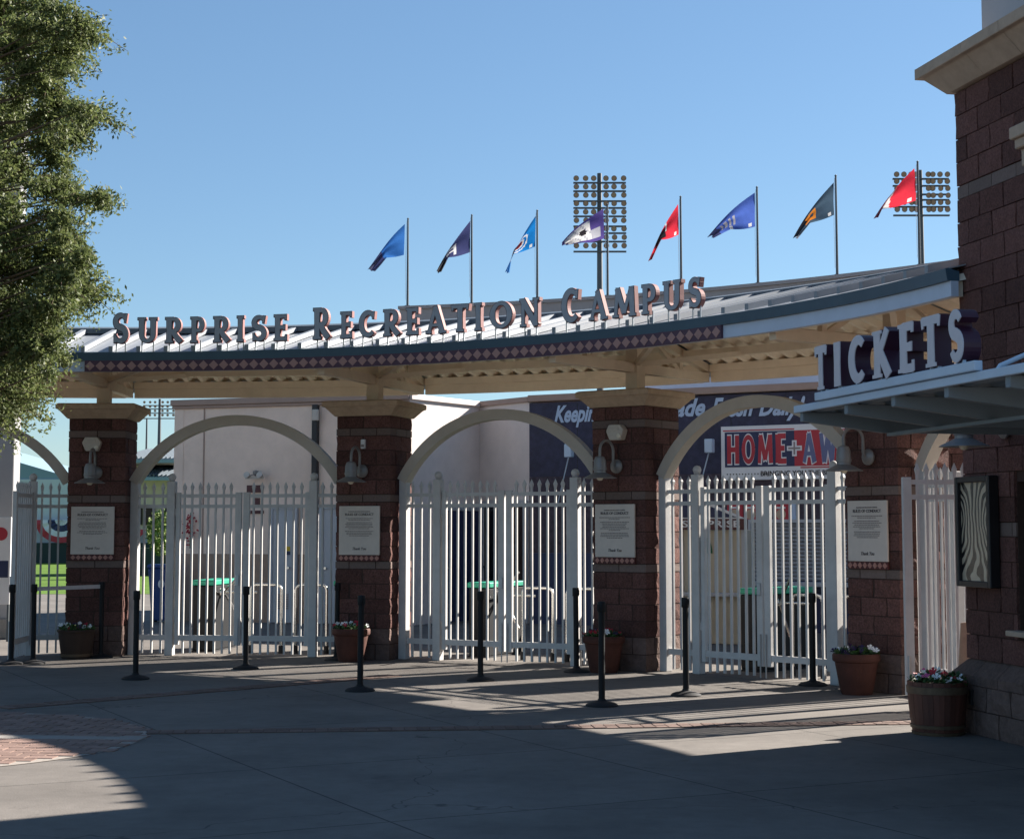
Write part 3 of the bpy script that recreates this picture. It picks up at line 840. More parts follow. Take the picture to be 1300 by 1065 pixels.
for i in range(0, 3):
    panel_left(i, f'narrow white fence panel with three pickets just right of the {NAMEP[i]}')
    panel_right(i, f'narrow white fence panel just left of the {NAMEP[i + 1]}', pk=((3.06, 3.18), (3.06, 3.17), (3.06, 3.18))[i])
    F, L = bayframe(i)
    leaf(1.045, 1.955, f'left white picket gate leaf in the {BAYN[i]}, closed', F, False)
    leaf(1.975, 2.885, f'right white picket gate leaf in the {BAYN[i]}, closed', F, True)
panel_right(-1, 'narrow white fence panel left of the leftmost pillar, bunting seen through it', x=2.85, pk=(2.97, 3.08, 3.19))
F, L = bayframe(-1); hp = F @ Vector((2.84, -.05, 0))
leaf(0, .9, 'white picket gate leaf swung open at the left edge, seen nearly edge-on', frame((hp.x, hp.y, 0), (.035, -.9)), False)
panel_left(3, 'narrow white fence panel right of the nearest pillar, behind the open leaf', ball=False)
FL = frame((3.66, 16.0, 0), (1.0, .05))
leaf(0, 1.15, 'open white picket gate leaf between the nearest pillar and the ticket building', FL, True, 11)

# ================================================================== THINGS ON THE PILLARS
def lampmeshes():
    d = {}
    b = B(); b.lathe([(.0, 0), (.075, 0), (.085, .012), (.085, .03), (.06, .055), (.03, .07), (0, .07)], 18); d['backplate'] = b.mesh('backplate', M['lamp'], smooth=True, M=Matrix.Rotation(R_(90), 4, 'X'))
    pts = [(0, -.05, 2.42), (0, -.075, 2.43), (0, -.09, 2.47), (0, -.09, 2.60)] + [(0, -.09 - .14 + .14 * math.cos(R_(a)), 2.60 + .12 * math.sin(R_(a))) for a in range(15, 181, 15)] + [(0, -.37, 2.52)]
    b = B(); b.tube(pts, .017, 10); d['gooseneck'] = b.mesh('gooseneck', M['lamp'], smooth=True)
    b = B(); b.lathe([(.03, .255), (.055, .245), (.072, .20), (.076, .12), (.080, .115), (.080, .09), (.072, .085), (.072, .06), (.085, .055), (.195, 0), (.198, -.006), (.19, -.004), (.07, .045)], 24); d['shade'] = b.mesh('shade', M['lamp'], smooth=True)
    b = B(); b.lathe([(0, -.045), (.025, -.038), (.04, -.015), (.042, .01), (.03, .03)], 14); d['bulb'] = b.mesh('bulb', M['bulb'], smooth=True)
    return d
LM = lampmeshes()
def wall_lamp(F, label, dz=0):
    t = thing('wall_lamp', label, 'lamp', F @ T(0, 0, 2.42 + dz), 'gooseneck wall lamps')
    G = F @ T(0, 0, dz)
    put('backplate', LM['backplate'], t, G @ T(0, 0, 2.42)); put('gooseneck', LM['gooseneck'], t, G)
    s = put('lamp_shade', LM['shade'], t, G @ T(0, -.37, 2.275)); put('bulb', LM['bulb'], s, G @ T(0, -.37, 2.285))
def face(i): return pframe(PHI(i), RP - HW - .012)
LL = ['gooseneck wall lamp on the leftmost pillar', 'gooseneck wall lamp on the second pillar', 'gooseneck wall lamp on the third pillar', 'gooseneck wall lamp on the nearest pillar under the ticket canopy']
for i in range(4): wall_lamp(face(i), LL[i])
def emergency(F, label):
    t = thing('emergency_light', label, 'light', F @ T(0, 0, 2.8), 'cream emergency light boxes')
    b = B(); pts = [(-.125, .02), (-.085, .095), (.075, .095), (.125, .03), (.085, -.09), (-.075, -.09)]
    b.prism([(x, 2.80 + z) for x, z in pts], -.11, .0); put('housing', b.mesh('housing', M['cream'], bevel=.01), t, F)
    b = B(); b.box(-.06, .06, -.118, -.108, 2.82, 2.86); put('test_panel', b.mesh('test_panel', M['arch'], bevel=.003), t, F)
    b = B(); b.lathe([(.0, 0), (.028, 0), (.028, .02), (0, .03)], 12); put('lamp_head', b.mesh('lamp_head', M['bulb'], smooth=True, M=T(.07, -.11, 2.76) @ Matrix.Rotation(R_(90), 4, 'X')), t, F)
emergency(face(0) @ T(-.05, 0, -.01), 'cream emergency light box above the lamp on the leftmost pillar')
emergency(face(2) @ T(.03, 0, .02), 'cream emergency light box above the lamp on the third pillar')
t = thing('motion_sensor', 'small white sensor box above the lamp on the second pillar', 'sensor', face(1) @ T(.0, 0, 2.72))
b = B(); b.box(-.03, .03, -.05, 0, 2.68, 2.80); put('housing', b.mesh('housing', M['wprint'], bevel=.008), t, face(1) @ T(.02, 0, .03))
b = B(); b.box(-.02, .02, -.056, -.049, 2.70, 2.735); put('lens', b.mesh('lens', M['greyink']), t, face(1) @ T(.02, 0, .03))

def text_mesh(body, size, material, name='lettering', extr=.002, off=0.0, shear=0.0, align='CENTER', width=None, height=None):
    cu = bpy.data.curves.new('txt', 'FONT'); cu.body = body; cu.size = size; cu.extrude = extr; cu.offset = off; cu.shear = shear
    cu.align_x = align; cu.align_y = 'CENTER'; cu.resolution_u = 3
    o = bpy.data.objects.new('txt', cu); col.objects.link(o)
    dg = bpy.context.evaluated_depsgraph_get()
    me = bpy.data.meshes.new_from_object(o.evaluated_get(dg)); me.name = name
    bpy.data.objects.remove(o); bpy.data.curves.remove(cu)
    me.materials.clear(); me.materials.append(material)
    n = len(me.vertices); a = np.empty(n * 3); me.vertices.foreach_get('co', a); a = a.reshape(-1, 3)
    if width:
        k = width / (a[:, 0].max() - a[:, 0].min()); a[:, 0] *= k
        k2 = (height / (a[:, 1].max() - a[:, 1].min())) if height else k
        a[:, 1] *= k2
    out = np.stack([a[:, 0], -a[:, 2], a[:, 1]], 1)          # upright, facing -y
    me.vertices.foreach_set('co', out.ravel()); me.update()
    return me
TX_RULES = text_mesh('RULES OF CONDUCT', .05, M['softink'], off=.0004, width=.40, height=.032)
TX_HEAD = text_mesh('SURPRISE RECREATION CAMPUS', .03, M['greyink'], width=.30, height=.014)
TX_THANK = text_mesh('Thank You', .05, M['softink'], off=.0, shear=.25, width=.19, height=.036)
def conduct_lines(seed):
    r = random.Random(seed); b = B(); z = .155
    for para, wid in ((2, .46), (r.choice((5, 6)), .43), (r.choice((3, 4)), .43)):
        for k in range(para):
            w = wid * (r.uniform(.80, 1.0) if k < para - 1 else r.uniform(.35, .7)); x = -w / 2
            while x < w / 2 - .01:
                l = r.uniform(.012, .04); b.box(x, min(x + l, w / 2), -.0015, .001, z - .0045, z + .0045); x += l + .007
            z -= .0195
        z -= .014
    return b.mesh('printed_lines', M['greyink'])
def conduct_sign(i, label):
    F = face(i) @ T(-.03, -.012, 1.655)
    t = thing('conduct_sign', label, 'sign', F, 'rules of conduct signs on the pillars')
    b = B(); b.box(-.285, .285, -.012, .012, -.315, .315); put('panel', b.mesh('panel', M['plaque'], bevel=.004), t, F)
    G = F @ T(0, -.0145, 0)
    put('heading', TX_HEAD, t, G @ T(0, 0, .242)); put('title', TX_RULES, t, G @ T(0, 0, .205)); put('printed_lines', conduct_lines(i + 3), t, G); put('closing_line', TX_THANK, t, G @ T(0, 0, -.235))
    b = B(); b.box(-.285, .285, -.012, .012, -.393, -.317); s = put('tile_strip', b.mesh('tile_strip', M['tilem'], bevel=.003), t, F)
    for k in range(8): put('diamond', PDI, s, F @ T(-.285 + (k + .5) * .57 / 8, -.0125, -.355) @ S3(.064, .006, .066))
b = B(); b.prism([(-.5, 0), (0, -.5), (.5, 0), (0, .5)], -1, 0); PDI = b.mesh('diamond', M['tiler'])
for i in range(4): conduct_sign(i, f'rules of conduct plaque with a diamond strip on the {("leftmost pillar", "second pillar from the left", "third pillar from the left", "nearest pillar")[i]}')

# ================================================================== STANCHIONS
b = B(); b.lathe([(.155, 0), (.155, .014), (.13, .030), (.07, .045), (.04, .055), (.036, .07)], 28); SBASE = b.mesh('base', M['rubber'], smooth=True)
b = B(); b.lathe([(.0315, .05), (.0315, .93)], 16); SPOST = b.mesh('post', M['black'], smooth=True)
b = B(); b.lathe([(.036, .885), (.039, .89), (.039, .975), (.035, .985), (0, .988)], 16); b.box(-.012, .012, -.046, -.03, .90, .96); SHEAD = b.mesh('belt_head', M['black'], smooth=True)
ST_ = [(764, 899, 'frontmost black stanchion, standing in front of the third pillar'), (457, 880, 'black stanchion in front of the second pillar, on the sunlit wedge of paving'),
       (610, 867, 'black stanchion before the left gate leaf of the second bay'), (871, 886, 'black stanchion right of the frontmost one, beside the third bay fence post'),
       (1032, 873, 'black stanchion before the third bay gates, left of the terracotta pot'), (172, 865, 'black stanchion right of the leftmost pillar, in front of its fence panel'),
       (312, 852, 'black stanchion before the middle of the first bay gates'), (14, 846, 'leftmost black stanchion at the edge of the picture'),
       (42, 845, 'second black stanchion from the left edge, holding the grey belt'), (427, 841, 'black stanchion close to the left side of the second pillar'),
       (732, 856, 'black stanchion close to the left side of the third pillar'), (133, 834, 'black stanchion standing against the leftmost pillar, holding the belt end')]
spos = {}
for px, py, lab in ST_:
    p = ground(px, py - 3) if px != 133 else pframe(PHI(0), RP - HW - .20) @ Vector((.15, 0, 0))
    spos[px] = p
    lean = Matrix.Rotation(R_(rnd.uniform(-.7, .7)), 4, 'Y') @ Matrix.Rotation(R_(rnd.uniform(-.7, .7)), 4, 'X')
    Mx = T(p.x, p.y, 0) @ RZ(rnd.uniform(-1, 1)) @ lean
    t = thing('stanchion', lab, 'stanchion', T(p.x, p.y, 0), 'black belt stanchions in the plaza')
    put('base', SBASE, t, T(p.x, p.y, 0)); put('post', SPOST, t, Mx); put('belt_head', SHEAD, t, Mx)
a, c = spos[42], spos[133]
b = B(); b.bar((a.x, a.y, .925), (c.x, c.y, .925), .004, .05)
tag(put('barrier_belt', b.mesh('barrier_belt', M['tape'], M=T(-(a.x+c.x)/2, -(a.y+c.y)/2, -.925)), None, T((a.x+c.x)/2, (a.y+c.y)/2, .925)), 'grey barrier belt stretched between two stanchions at the leftmost pillar', 'belt')

# ================================================================== PLANTERS
def blossom(material):
    b = B()
    for k in range(5):
        a = 2 * math.pi * k / 5; pts = []
        for da, rr, z in ((-.55, .5, .1), (-.45, .95, .28), (0, 1.08, .3), (.45, .95, .28), (.55, .5, .1)):
            pts.append((rr * math.cos(a + da), rr * math.sin(a + da), z))
        b.add([(0, 0, 0)] + pts, [(0, 1, 2), (0, 2, 3), (0, 3, 4), (0, 4, 5)])
    return b.mesh('blossom', material)
BLO = {k: blossom(M[k]) for k in ('pwhite', 'pred', 'ppurple', 'ppink')}
def foliage(r0, z0, n, seed, h=.09):
    r = random.Random(seed); b = B()
    for _ in range(n):
        a = r.uniform(0, 6.283); rr = r0 * math.sqrt(r.random()); z = z0 + r.uniform(0, h) * (1.1 - .5 * rr / r0)
        c = Vector((rr * math.cos(a), rr * math.sin(a), z)); d = Vector((r.uniform(-1, 1), r.uniform(-1, 1), r.uniform(-.1, .9))).normalized()
        s = d.cross(Vector((r.uniform(-1, 1), r.uniform(-1, 1), 1))).normalized(); l = r.uniform(.03, .055); w = l * .35
        b.add([c, c + d * l * .5 + s * w, c + d * l, c + d * l * .5 - s * w], [(0, 1, 2, 3)])
    return b.mesh('foliage', M['leafg'])
def planter(px, py, kind, label, colours, seed, scale=1.0):
    r = random.Random(seed)
    rad = (.225 if kind != 'barrel' else .225) * scale
    if py is None:
        i, off = px; p = pframe(PHI(i), RP - HW - .29) @ Vector((off, 0, 0))
    else:
        g = ground(px, py); p = g + Vector((g.x, g.y, 0)).normalized() * rad * .9
    F = T(p.x, p.y, 0) @ RZ(r.uniform(0, 6)) @ S3(scale, scale, scale)
    t = thing('flower_planter', label, 'planter', T(p.x, p.y, 0), 'flower planters by the gates')
    if kind == 'pot':
        b = B(); b.lathe([(.155, 0), (.165, .02), (.170, .03), (.225, .335), (.243, .345), (.25, .36), (.25, .41), (.24, .425), (.215, .425), (.21, .39)], 32)
        put('pot', b.mesh('pot', M['terra'], smooth=True), t, F); zt, rt = .39, .21
    elif kind == 'tub':
        b = B(); b.lathe([(.185, 0), (.19, .01), (.235, .34), (.25, .35), (.25, .375), (.225, .375), (.22, .34)], 28)
        put('tub', b.mesh('tub', M['tub'], smooth=True), t, F)
        b = B(); b.lathe([(.192, .03), (.2, .03), (.205, .065), (.197, .065)], 28); put('hoop', b.mesh('hoop', M['hoop'], smooth=True), t, F); zt, rt = .34, .21
    else:
        n = 16; b = B()
        prof = [(.190, 0), (.205, .03), (.222, .14), (.233, .26), (.240, .36), (.240, .43)]
        vs = []; a0, a1 = -math.pi / n * .97, math.pi / n * .97
        for rr, z in prof: vs += [(rr * math.cos(a0), rr * math.sin(a0), z), (rr * 1.006, 0, z), (rr * math.cos(a1), rr * math.sin(a1), z)]
        for rr, z in prof[::-1]: vs += [((rr - .025) * math.cos(a0), (rr - .025) * math.sin(a0), z), ((rr - .025), 0, z), ((rr - .025) * math.cos(a1), (rr - .025) * math.sin(a1), z)]
        m_ = len(prof) * 2; fs = []
        for i in range(m_):
            j = (i + 1) % m_
            fs += [(3*i, 3*i+1, 3*j+1, 3*j), (3*i+1, 3*i+2, 3*j+2, 3*j+1)]
        fs += [tuple(3*i for i in range(m_)), tuple(3*i+2 for i in range(m_))[::-1]]
        b.add(vs, fs); sm = b.mesh('stave', M['stave'])
        for k in range(n): put('stave', sm, t, F @ RZ(2 * math.pi * k / n))
        for z0, z1, r0, r1 in ((.335, .395, .2415, .2435), (.055, .085, .214, .218), (.0, .028, .2, .207)):
            b = B(); b.lathe([(r0, z0), (r0 + .007, z0 + .002), (r1 + .007, z1 - .002), (r1, z1)], 32); put('hoop', b.mesh('hoop', M['hoop'], smooth=True), t, F)
        zt, rt = .40, .21
    b = B(); b.lathe([(rt, zt - .02), (rt * .5, zt + .01), (0, zt + .015)], 20); put('soil', b.mesh('soil', M['soil'], smooth=True), t, F)
    put('foliage', foliage(rt + .02, zt + .005, 420, seed), t, F)
    nb = 16
    for k in range(nb):
        a = 6.283 * (k * .618 + r.uniform(-.03, .03)); rr = (rt + .02) * math.sqrt((k + .7) / nb)
        q = F @ Vector((rr * math.cos(a), rr * math.sin(a), zt + .095 - .035 * (rr / rt) + r.uniform(-.015, .03)))
        sz = r.uniform(.024, .038)
        tilt = Matrix.Rotation(R_(r.uniform(25, 70)), 4, 'X') @ RZ(r.uniform(0, 6))
        put('blossom', BLO[colours[k % len(colours)]], t, T(*q) @ RZ(r.uniform(-.9, .9)) @ tilt @ S3(sz, sz, sz))
planter((0, -.15), None, 'tub', 'brown tub of white and red flowers in front of the leftmost pillar', ['pwhite', 'pred', 'ppurple', 'pwhite'], 1, 1.0)
planter((1, -.02), None, 'pot', 'terracotta pot of red and white flowers at the second pillar', ['pwhite', 'pwhite', 'pred'], 2, .98)
planter((2, -.02), None, 'pot', 'weathered terracotta pot of flowers at the third pillar', ['pred', 'pwhite', 'ppurple', 'pred'], 3, 1.0)
planter((3, .04), None, 'pot', 'tall terracotta pot of dark pansies at the nearest pillar', ['ppurple', 'ppurple', 'pwhite', 'ppurple'], 4, .97)
planter(1191, 935, 'barrel', 'dark red half barrel of red and white flowers beside the ticket building', ['pred', 'pwhite', 'pred', 'pwhite', 'pred', 'pwhite', 'ppink'], 5, 1.0)

# ================================================================== TICKET BUILDING
BETA = R_(12)
WD = Vector((math.sin(BETA), -math.cos(BETA), 0))           # along the visible wall, towards the camera
WI = Vector((math.cos(BETA), math.sin(BETA), 0))            # into the building
AW = Vector((3.82, 14.42, 0))
FW = frame((AW.x, AW.y, 0), (WD.x, WD.y))                   # x along wall, y into building
LW, DW, HWALL = 5.2, 3.2, 5.42
tb = thing('ticket_building', 'dark red split-face block ticket building with stone cornice at the right edge', 'building', FW)
WX0, WX1, WZ0, WZ1 = .88, 2.30, .88, 2.05                    # ticket window opening
b = B()
for x0, x1, z0, z1 in ((.02, WX0, 0, HWALL - .01), (WX1, LW, 0, HWALL - .01), (WX0, WX1, 0, WZ0), (WX0, WX1, WZ1, HWALL - .01)):
    b.box(x0, x1, .02, .5, z0, z1)
b.box(.02, LW, .5, DW, 0, HWALL - .01)
put('wall_core', b.mesh('wall_core', M['mortar']), tb, FW)
wc = [(.19, 'block')] * 1 + [(.19, 'block')] * 2 + [(.10, 'band')] + [(.2, 'block')] * 5
z = .60; courses = []
kinds = ['block', 'block', 'block', 'block', 'block', 'band', 'block', 'block', 'block', 'block', 'band', 'block', 'block', 'block', 'block', 'block', 'block', 'block', 'block', 'block', 'band', 'block', 'block', 'block', 'block']
hs_ = {'block': .203, 'band': .115}
for ci, k in enumerate(kinds):
    h = hs_[k]
    if z + h > HWALL + .06: break
    courses.append((z, min(h, HWALL - z), k)); z += h
nblk = 0
for ci, (z0, h, kind) in enumerate(courses):
    if h < .03: continue
    x = 0.0 if ci % 2 else -.2
    while x < 3.9:
        x0, x1 = max(x, 0), x + .405
        x += .405
        cz = z0 + h / 2
        segs = [(x0, x1)]
        if WZ0 - .03 < cz < WZ1 + .03:
            segs = []
            if x0 < WX0 - .03: segs.append((x0, min(x1, WX0)))
            if x1 > WX1 + .03: segs.append((max(x0, WX1), x1))
        for s0, s1 in segs:
            if s1 - s0 < .03: continue
            put('block', CUBES[kind][rnd.randrange(6)], tb, FW @ T((s0 + s1) / 2, .075 if kind == 'block' else .085, cz) @ RZ(rnd.choice((0, math.pi))) @ S3(s1 - s0 - .008, .16, h - .008)); nblk += 1
# far wall returning to the right, rest of the side wall
b = B(); b.box(3.95, LW, -.005, .03, .6, HWALL - .01); b.box(0, .03, .16, DW, .0, HWALL - .01); put('side_wall', b.mesh('side_wall', M['block']), tb, FW)
# base courses with sloped ledge
PJ = .10
for k in range(10):
    x0 = -PJ + k * .405; x1 = x0 + .405
    for z0, h in ((.0, .2), (.2, .2)):
        xo = (.2 if z0 else 0)
        put('block', CUBES['baseblk'][rnd.randrange(6)], tb, FW @ T((x0 + x1) / 2 + xo, .06, z0 + h / 2) @ S3(.397, .32, h - .008))
    b = B(); b.add([(x0, -PJ, .40), (x1 - .008, -PJ, .40), (x1 - .008, .03, .40), (x0, .03, .40), (x0, -PJ, .48), (x1 - .008, -PJ, .48), (x1 - .008, .02, .60), (x0 + (0.1 if k == 0 else 0), .02, .60)],
               [(0,3,2,1),(4,5,6,7),(0,1,5,4),(1,2,6,5),(2,3,7,6),(3,0,4,7)])
    put('ledge_stone', b.mesh('ledge_stone', M['baseblk'], bevel=.004), tb, FW)
b = B(); b.box(-PJ, LW, -PJ + .03, .1, 0, .39); b.box(-PJ + .03, .1, .1, DW, 0, .5); b.box(3.95, LW, -PJ, .1, 0, .45); put('plinth', b.mesh('plinth', M['mortar']), tb, FW)
# cornice: cavetto profile, one stone for each length
prof = [(.04, 5.42), (-.05, 5.42), (-.20, 5.58), (-.25, 5.585), (-.25, 5.68), (.3, 5.685), (.3, 5.42)]
def cornice(x0, x1, name='cornice_stone', mitre=0):
    b = B(); vs = []; n = len(prof)
    for x, mt in ((x0, mitre), (x1, 0)):
        vs += [(x + (y if (mt and y < 0) else 0), y, z_) for y, z_ in prof]
    fs = [tuple(range(n)), tuple(range(n, 2*n))[::-1]] + [(i, i+n, (i+1) % n+n, (i+1) % n) for i in range(n)]
    b.add(vs, fs); put(name, b.mesh(name, M['cornice'], bevel=.005), tb, FW)
cornice(0.0, .615, mitre=1); cornice(.62, 1.25); 
b = B(); n = len(prof); vs = []
for y_ in (0.0, DW):
    vs += [(q, y_ + (q if (y_ == 0 and q < 0) else 0), z_) for q, z_ in prof]
b.add(vs, [tuple(range(n))[::-1], tuple(range(n, 2*n))] + [(i, (i+1) % n, (i+1) % n+n, i+n) for i in range(n)])
put('cornice_stone', b.mesh('cornice_stone', M['cornice']), tb, FW @ T(-.002, 0.004, .002))
cornice(1.255, 2.5); cornice(2.505, 3.8); cornice(3.805, LW)
# upper storey wall set back
b = B(); b.box(.10, 2.6, .22, 2.4, 5.66, 7.4); put('upper_wall', b.mesh('upper_wall', M['greywall']), tb, FW)
# small projecting capital nearer the camera
b = B()
for y, z0, z1, dx in ((-.13, 4.74, 4.84, 0), (-.10, 4.66, 4.74, .03), (-.06, 4.52, 4.66, .06)):
    b.box(1.16 + dx, 2.4, y, .1, z0, z1 - .001)
put('capital', b.mesh('capital', M['cornice'], bevel=.008), tb, FW)
# ticket window
b = B(); b.box(WX0, WX1, .16, .18, WZ0, WZ1); w_ = put('window_pane', b.mesh('window_pane', M['glassd']), tb, FW)
b = B()
for x0, x1, z0, z1 in ((WX0, WX0 + .05, WZ0, WZ1), (WX1 - .05, WX1, WZ0, WZ1), (WX0 + .05, WX1 - .05, WZ1 - .05, WZ1), (WX0 + .05, WX1 - .05, WZ0, WZ0 + .05)): b.box(x0, x1, .12, .159, z0, z1)
put('window_frame', b.mesh('window_frame', M['framed']), w_, FW)
b = B(); b.box(WX0 - .03, WX1 + .03, -.10, .15, WZ0 - .045, WZ0 - .002); put('window_sill', b.mesh('window_sill', M['cornice'], bevel=.006), tb, FW)
# junction box on the base
b = B(); b.box(.26, .30, -PJ - .025, -PJ + .02, .24, .36); put('outlet_box', b.mesh('outlet_box', M['framed'], bevel=.004), tb, FW)
# framed display case on the wall
FD = FW @ T(.33, -.01, 0)
t = thing('display_case', 'black framed display case with painted swirling reflections on the ticket building wall', 'display case', FD @ T(0, 0, 1.25))
b = B()
cx0, cx1, cz0, cz1, fw = -.30, .30, 1.20, 2.11, .05
for x0, x1, z0, z1 in ((cx0, cx0 + fw, cz0, cz1), (cx1 - fw, cx1, cz0, cz1), (cx0 + fw, cx1 - fw, cz1 - fw, cz1), (cx0 + fw, cx1 - fw, cz0, cz0 + fw)): b.box(x0, x1, -.09, 0, z0, z1)
put('frame', b.mesh('frame', M['framed'], bevel=.006), t, FD)
b = B(); b.box(cx0 + fw, cx1 - fw, -.055, -.002, cz0 + fw, cz1 - fw); put('painted_reflection_pane', b.mesh('painted_reflection_pane', M['poster']), t, FD)  # pane carries the reflections as painted colour
wall_lamp(FW @ T(.80, -.02, 0), 'gooseneck wall lamp on the ticket building, only its shade showing below the canopy', dz=.06)
# leaning tan board beside the building corner
bp_ = FW @ Vector((-.15, .06, 0))
t = tag(put('tan_board', (lambda b: b.add([(-.10,0,0),(.22,0,0),(.24,.04,0),(-.08,.04,0),(-.03,.02,.88),(.15,.02,.90),(.17,.06,.90),(-.01,.06,.88)],[(0,3,2,1),(4,5,6,7),(0,1,5,4),(1,2,6,5),(2,3,7,6),(3,0,4,7)]).mesh('tan_board', M['cap'], bevel=.004))(B()), None, T(bp_.x, bp_.y, 0)), 'tan board leaning at the corner of the ticket building behind the barrel', 'board')

# blue ticket canopy hung from the wall
TC = Vector((2.11, 12.5, 0))
FC = frame((TC.x, TC.y, 0), (WD.x, WD.y))
YW = (AW - TC).dot(WI) - .01
LC = 3.72
tc_ = thing('ticket_canopy', 'light blue steel canopy with tapered beams over the ticket window', 'canopy', FC @ T(2.5, YW, 2.5))
b = B(); b.box(-.02, LC, -.03, .0, 2.525, 2.578); put('fascia', b.mesh('fascia', M['canopy'], bevel=.004), tc_, FC)
b = B(); b.box(-.02, 0.01, .002, YW, 2.525, 2.578); put('end_fascia', b.mesh('end_fascia', M['canopy'], bevel=.004), tc_, FC)
b = B(); b.box(.446, 2.85, -.055, -.002, 2.582, 2.640); put('sign_channel', b.mesh('sign_channel', M['canopy'], bevel=.004), tc_, FC)
vs = []; fs = []; n = int(YW / .05)
for i in range(n + 1):
    z_ = 2.560 if i % 4 < 2 else 2.530
    vs += [(.012, .01 + i * (YW - .02) / n, z_), (LC, .01 + i * (YW - .02) / n, z_)]
for i in range(n): fs.append((2*i, 2*i+1, 2*i+3, 2*i+2))
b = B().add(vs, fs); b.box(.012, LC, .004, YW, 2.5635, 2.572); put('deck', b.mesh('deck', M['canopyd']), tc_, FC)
for s_ in (.045, .86, 1.62, 2.37, 3.12, 3.66):
    b = B()
    prof_ = [(.005, 2.528), (.005, 2.462), (.64, 2.385), (YW, 2.385), (YW, 2.528)]
    n = len(prof_)
    vs = [(s_ - .028, y, z_) for y, z_ in prof_] + [(s_ + .028, y, z_) for y, z_ in prof_]
    b.add(vs, [tuple(range(n)), tuple(range(n, 2*n))[::-1]] + [(i, i+n, (i+1) % n+n, (i+1) % n) for i in range(n)])
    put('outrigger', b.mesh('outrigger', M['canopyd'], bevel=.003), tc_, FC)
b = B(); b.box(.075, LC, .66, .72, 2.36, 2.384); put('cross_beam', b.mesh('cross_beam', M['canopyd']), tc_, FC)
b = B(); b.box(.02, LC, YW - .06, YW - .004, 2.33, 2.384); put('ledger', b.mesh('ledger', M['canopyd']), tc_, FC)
for s_ in (2.95,):
    a, c = FC @ Vector((s_, .05, 2.60)), FC @ Vector((s_, YW - .01, 3.45))
    b = B(); b.tube([FC @ Vector((s_, .03, 2.57)), a, c], .014, 8); put('tie_rod', b.mesh('tie_rod', M['canopy']), tc_)
    b = B(); b.box(s_ - .05, s_ + .05, YW - .03, YW, 3.37, 3.53); put('anchor_plate', b.mesh('anchor_plate', M['canopy']), tc_, FC)
tk = thing('tickets_sign', 'white raised letters spelling Tickets on the blue canopy', 'sign', FC @ T(1.6, 0, 2.64))
for c, s0, s1 in (('T', .47, .69), ('I', .82, .93), ('C', 1.07, 1.33), ('K', 1.46, 1.75), ('E', 1.85, 2.08), ('T', 2.18, 2.44), ('S', 2.55, 2.73)):
    tri = glyph_tris(c, .012, w=.225, t=.155, serif=(.055 if c in 'TKE' else 0)); x0, x1 = extent(tri); sx = (s1 - s0) / (x1 - x0); h = .298
    o = put('letter', solid(tri, -.055, .055, sx, h, s0 - x0 * sx, 2.655).mesh('letter', M['tret']), tk, FC)
    put('letter_face', solid(tri, -.062, -.0555, sx, h, s0 - x0 * sx, 2.655).mesh('letter_face', M['tface']), o, FC)
    for q in (.3, .7):
        b = B(); b.box(s0 + (s1 - s0) * q - .008, s0 + (s1 - s0) * q + .008, -.04, -.02, 2.641, 2.67); put('pin', b.mesh('pin', M['canopy']), o, FC)

# ================================================================== FLAGS
scale_f = lambda Y: Y / FPX
FLAGS = [  # pole px, top py, hoist top, hoist bottom, bottom fold, tip, colours by rule, label
    (518, 283, (514, 289), (513, 329), (490, 332), (467, 350), 0, 'plain royal blue flag, leftmost of the row'),
    (599, 275, (597, 281), (597, 322), (569, 327), (554, 349), 1, 'dark navy flag with a white letter, second from the left'),
    (682, 267, (680, 273), (679, 313), (649, 322), (641, 348), 2, 'bright blue flag with a red and white ring, third from the left'),
    (771, 262, (766, 266), (767, 305), (740, 309), (711, 313), 3, 'purple and white flag in front of the light tower, fourth from the left'),
    (864, 249, (861, 257), (861, 297), (840, 302), (821, 332), 4, 'red flag with black print, drooping low, fifth from the left'),
    (961, 240, (958, 246), (958, 290), (926, 294), (897, 304), 5, 'blue flag with grey letters, sixth from the left'),
    (1061, 229, (1058, 237), (1058, 279), (1027, 289), (1005, 310), 6, 'dark slate flag with an orange mark, seventh from the left'),
    (1165, 219, (1161, 226), (1162, 268), (1119, 278), (1108, 291), 7, 'red flag with a white curved band, rightmost of the row')]
def cloth(name, c):
    m = mat(name, c, 0.7, var=0.08, scale=12, spec=0.2)
    nd = m.node_tree.nodes; lk = m.node_tree.links; p = nd['Principled BSDF']; out = nd['Material Output']
    tr = nd.new('ShaderNodeBsdfTranslucent'); src = p.inputs['Base Color'].links
    if src: lk.new(src[0].from_socket, tr.inputs[0])
    mx = nd.new('ShaderNodeMixShader'); mx.inputs[0].default_value = .42
    lk.new(p.outputs[0], mx.inputs[1]); lk.new(tr.outputs[0], mx.inputs[2]); lk.new(mx.outputs[0], out.inputs[0]); return m
CL = dict(royal=cloth('cloth_royal', (.030, .120, .360)), navy=cloth('cloth_navy', (.040, .045, .120)), blue=cloth('cloth_blue', (.010, .150, .420)), purple=cloth('cloth_purple', (.070, .050, .190)),
          white=cloth('cloth_white', (.600, .590, .580)), red=cloth('cloth_red', (.560, .030, .050)), black=cloth('cloth_black', (.020, .018, .022)), dodger=cloth('cloth_dodger', (.060, .110, .380)),
          grey=cloth('cloth_grey', (.330, .330, .370)), slate=cloth('cloth_slate', (.045, .075, .110)), orange=cloth('cloth_orange', (.600, .210, .030)), maroon=cloth('cloth_maroon', (.160, .020, .030)))
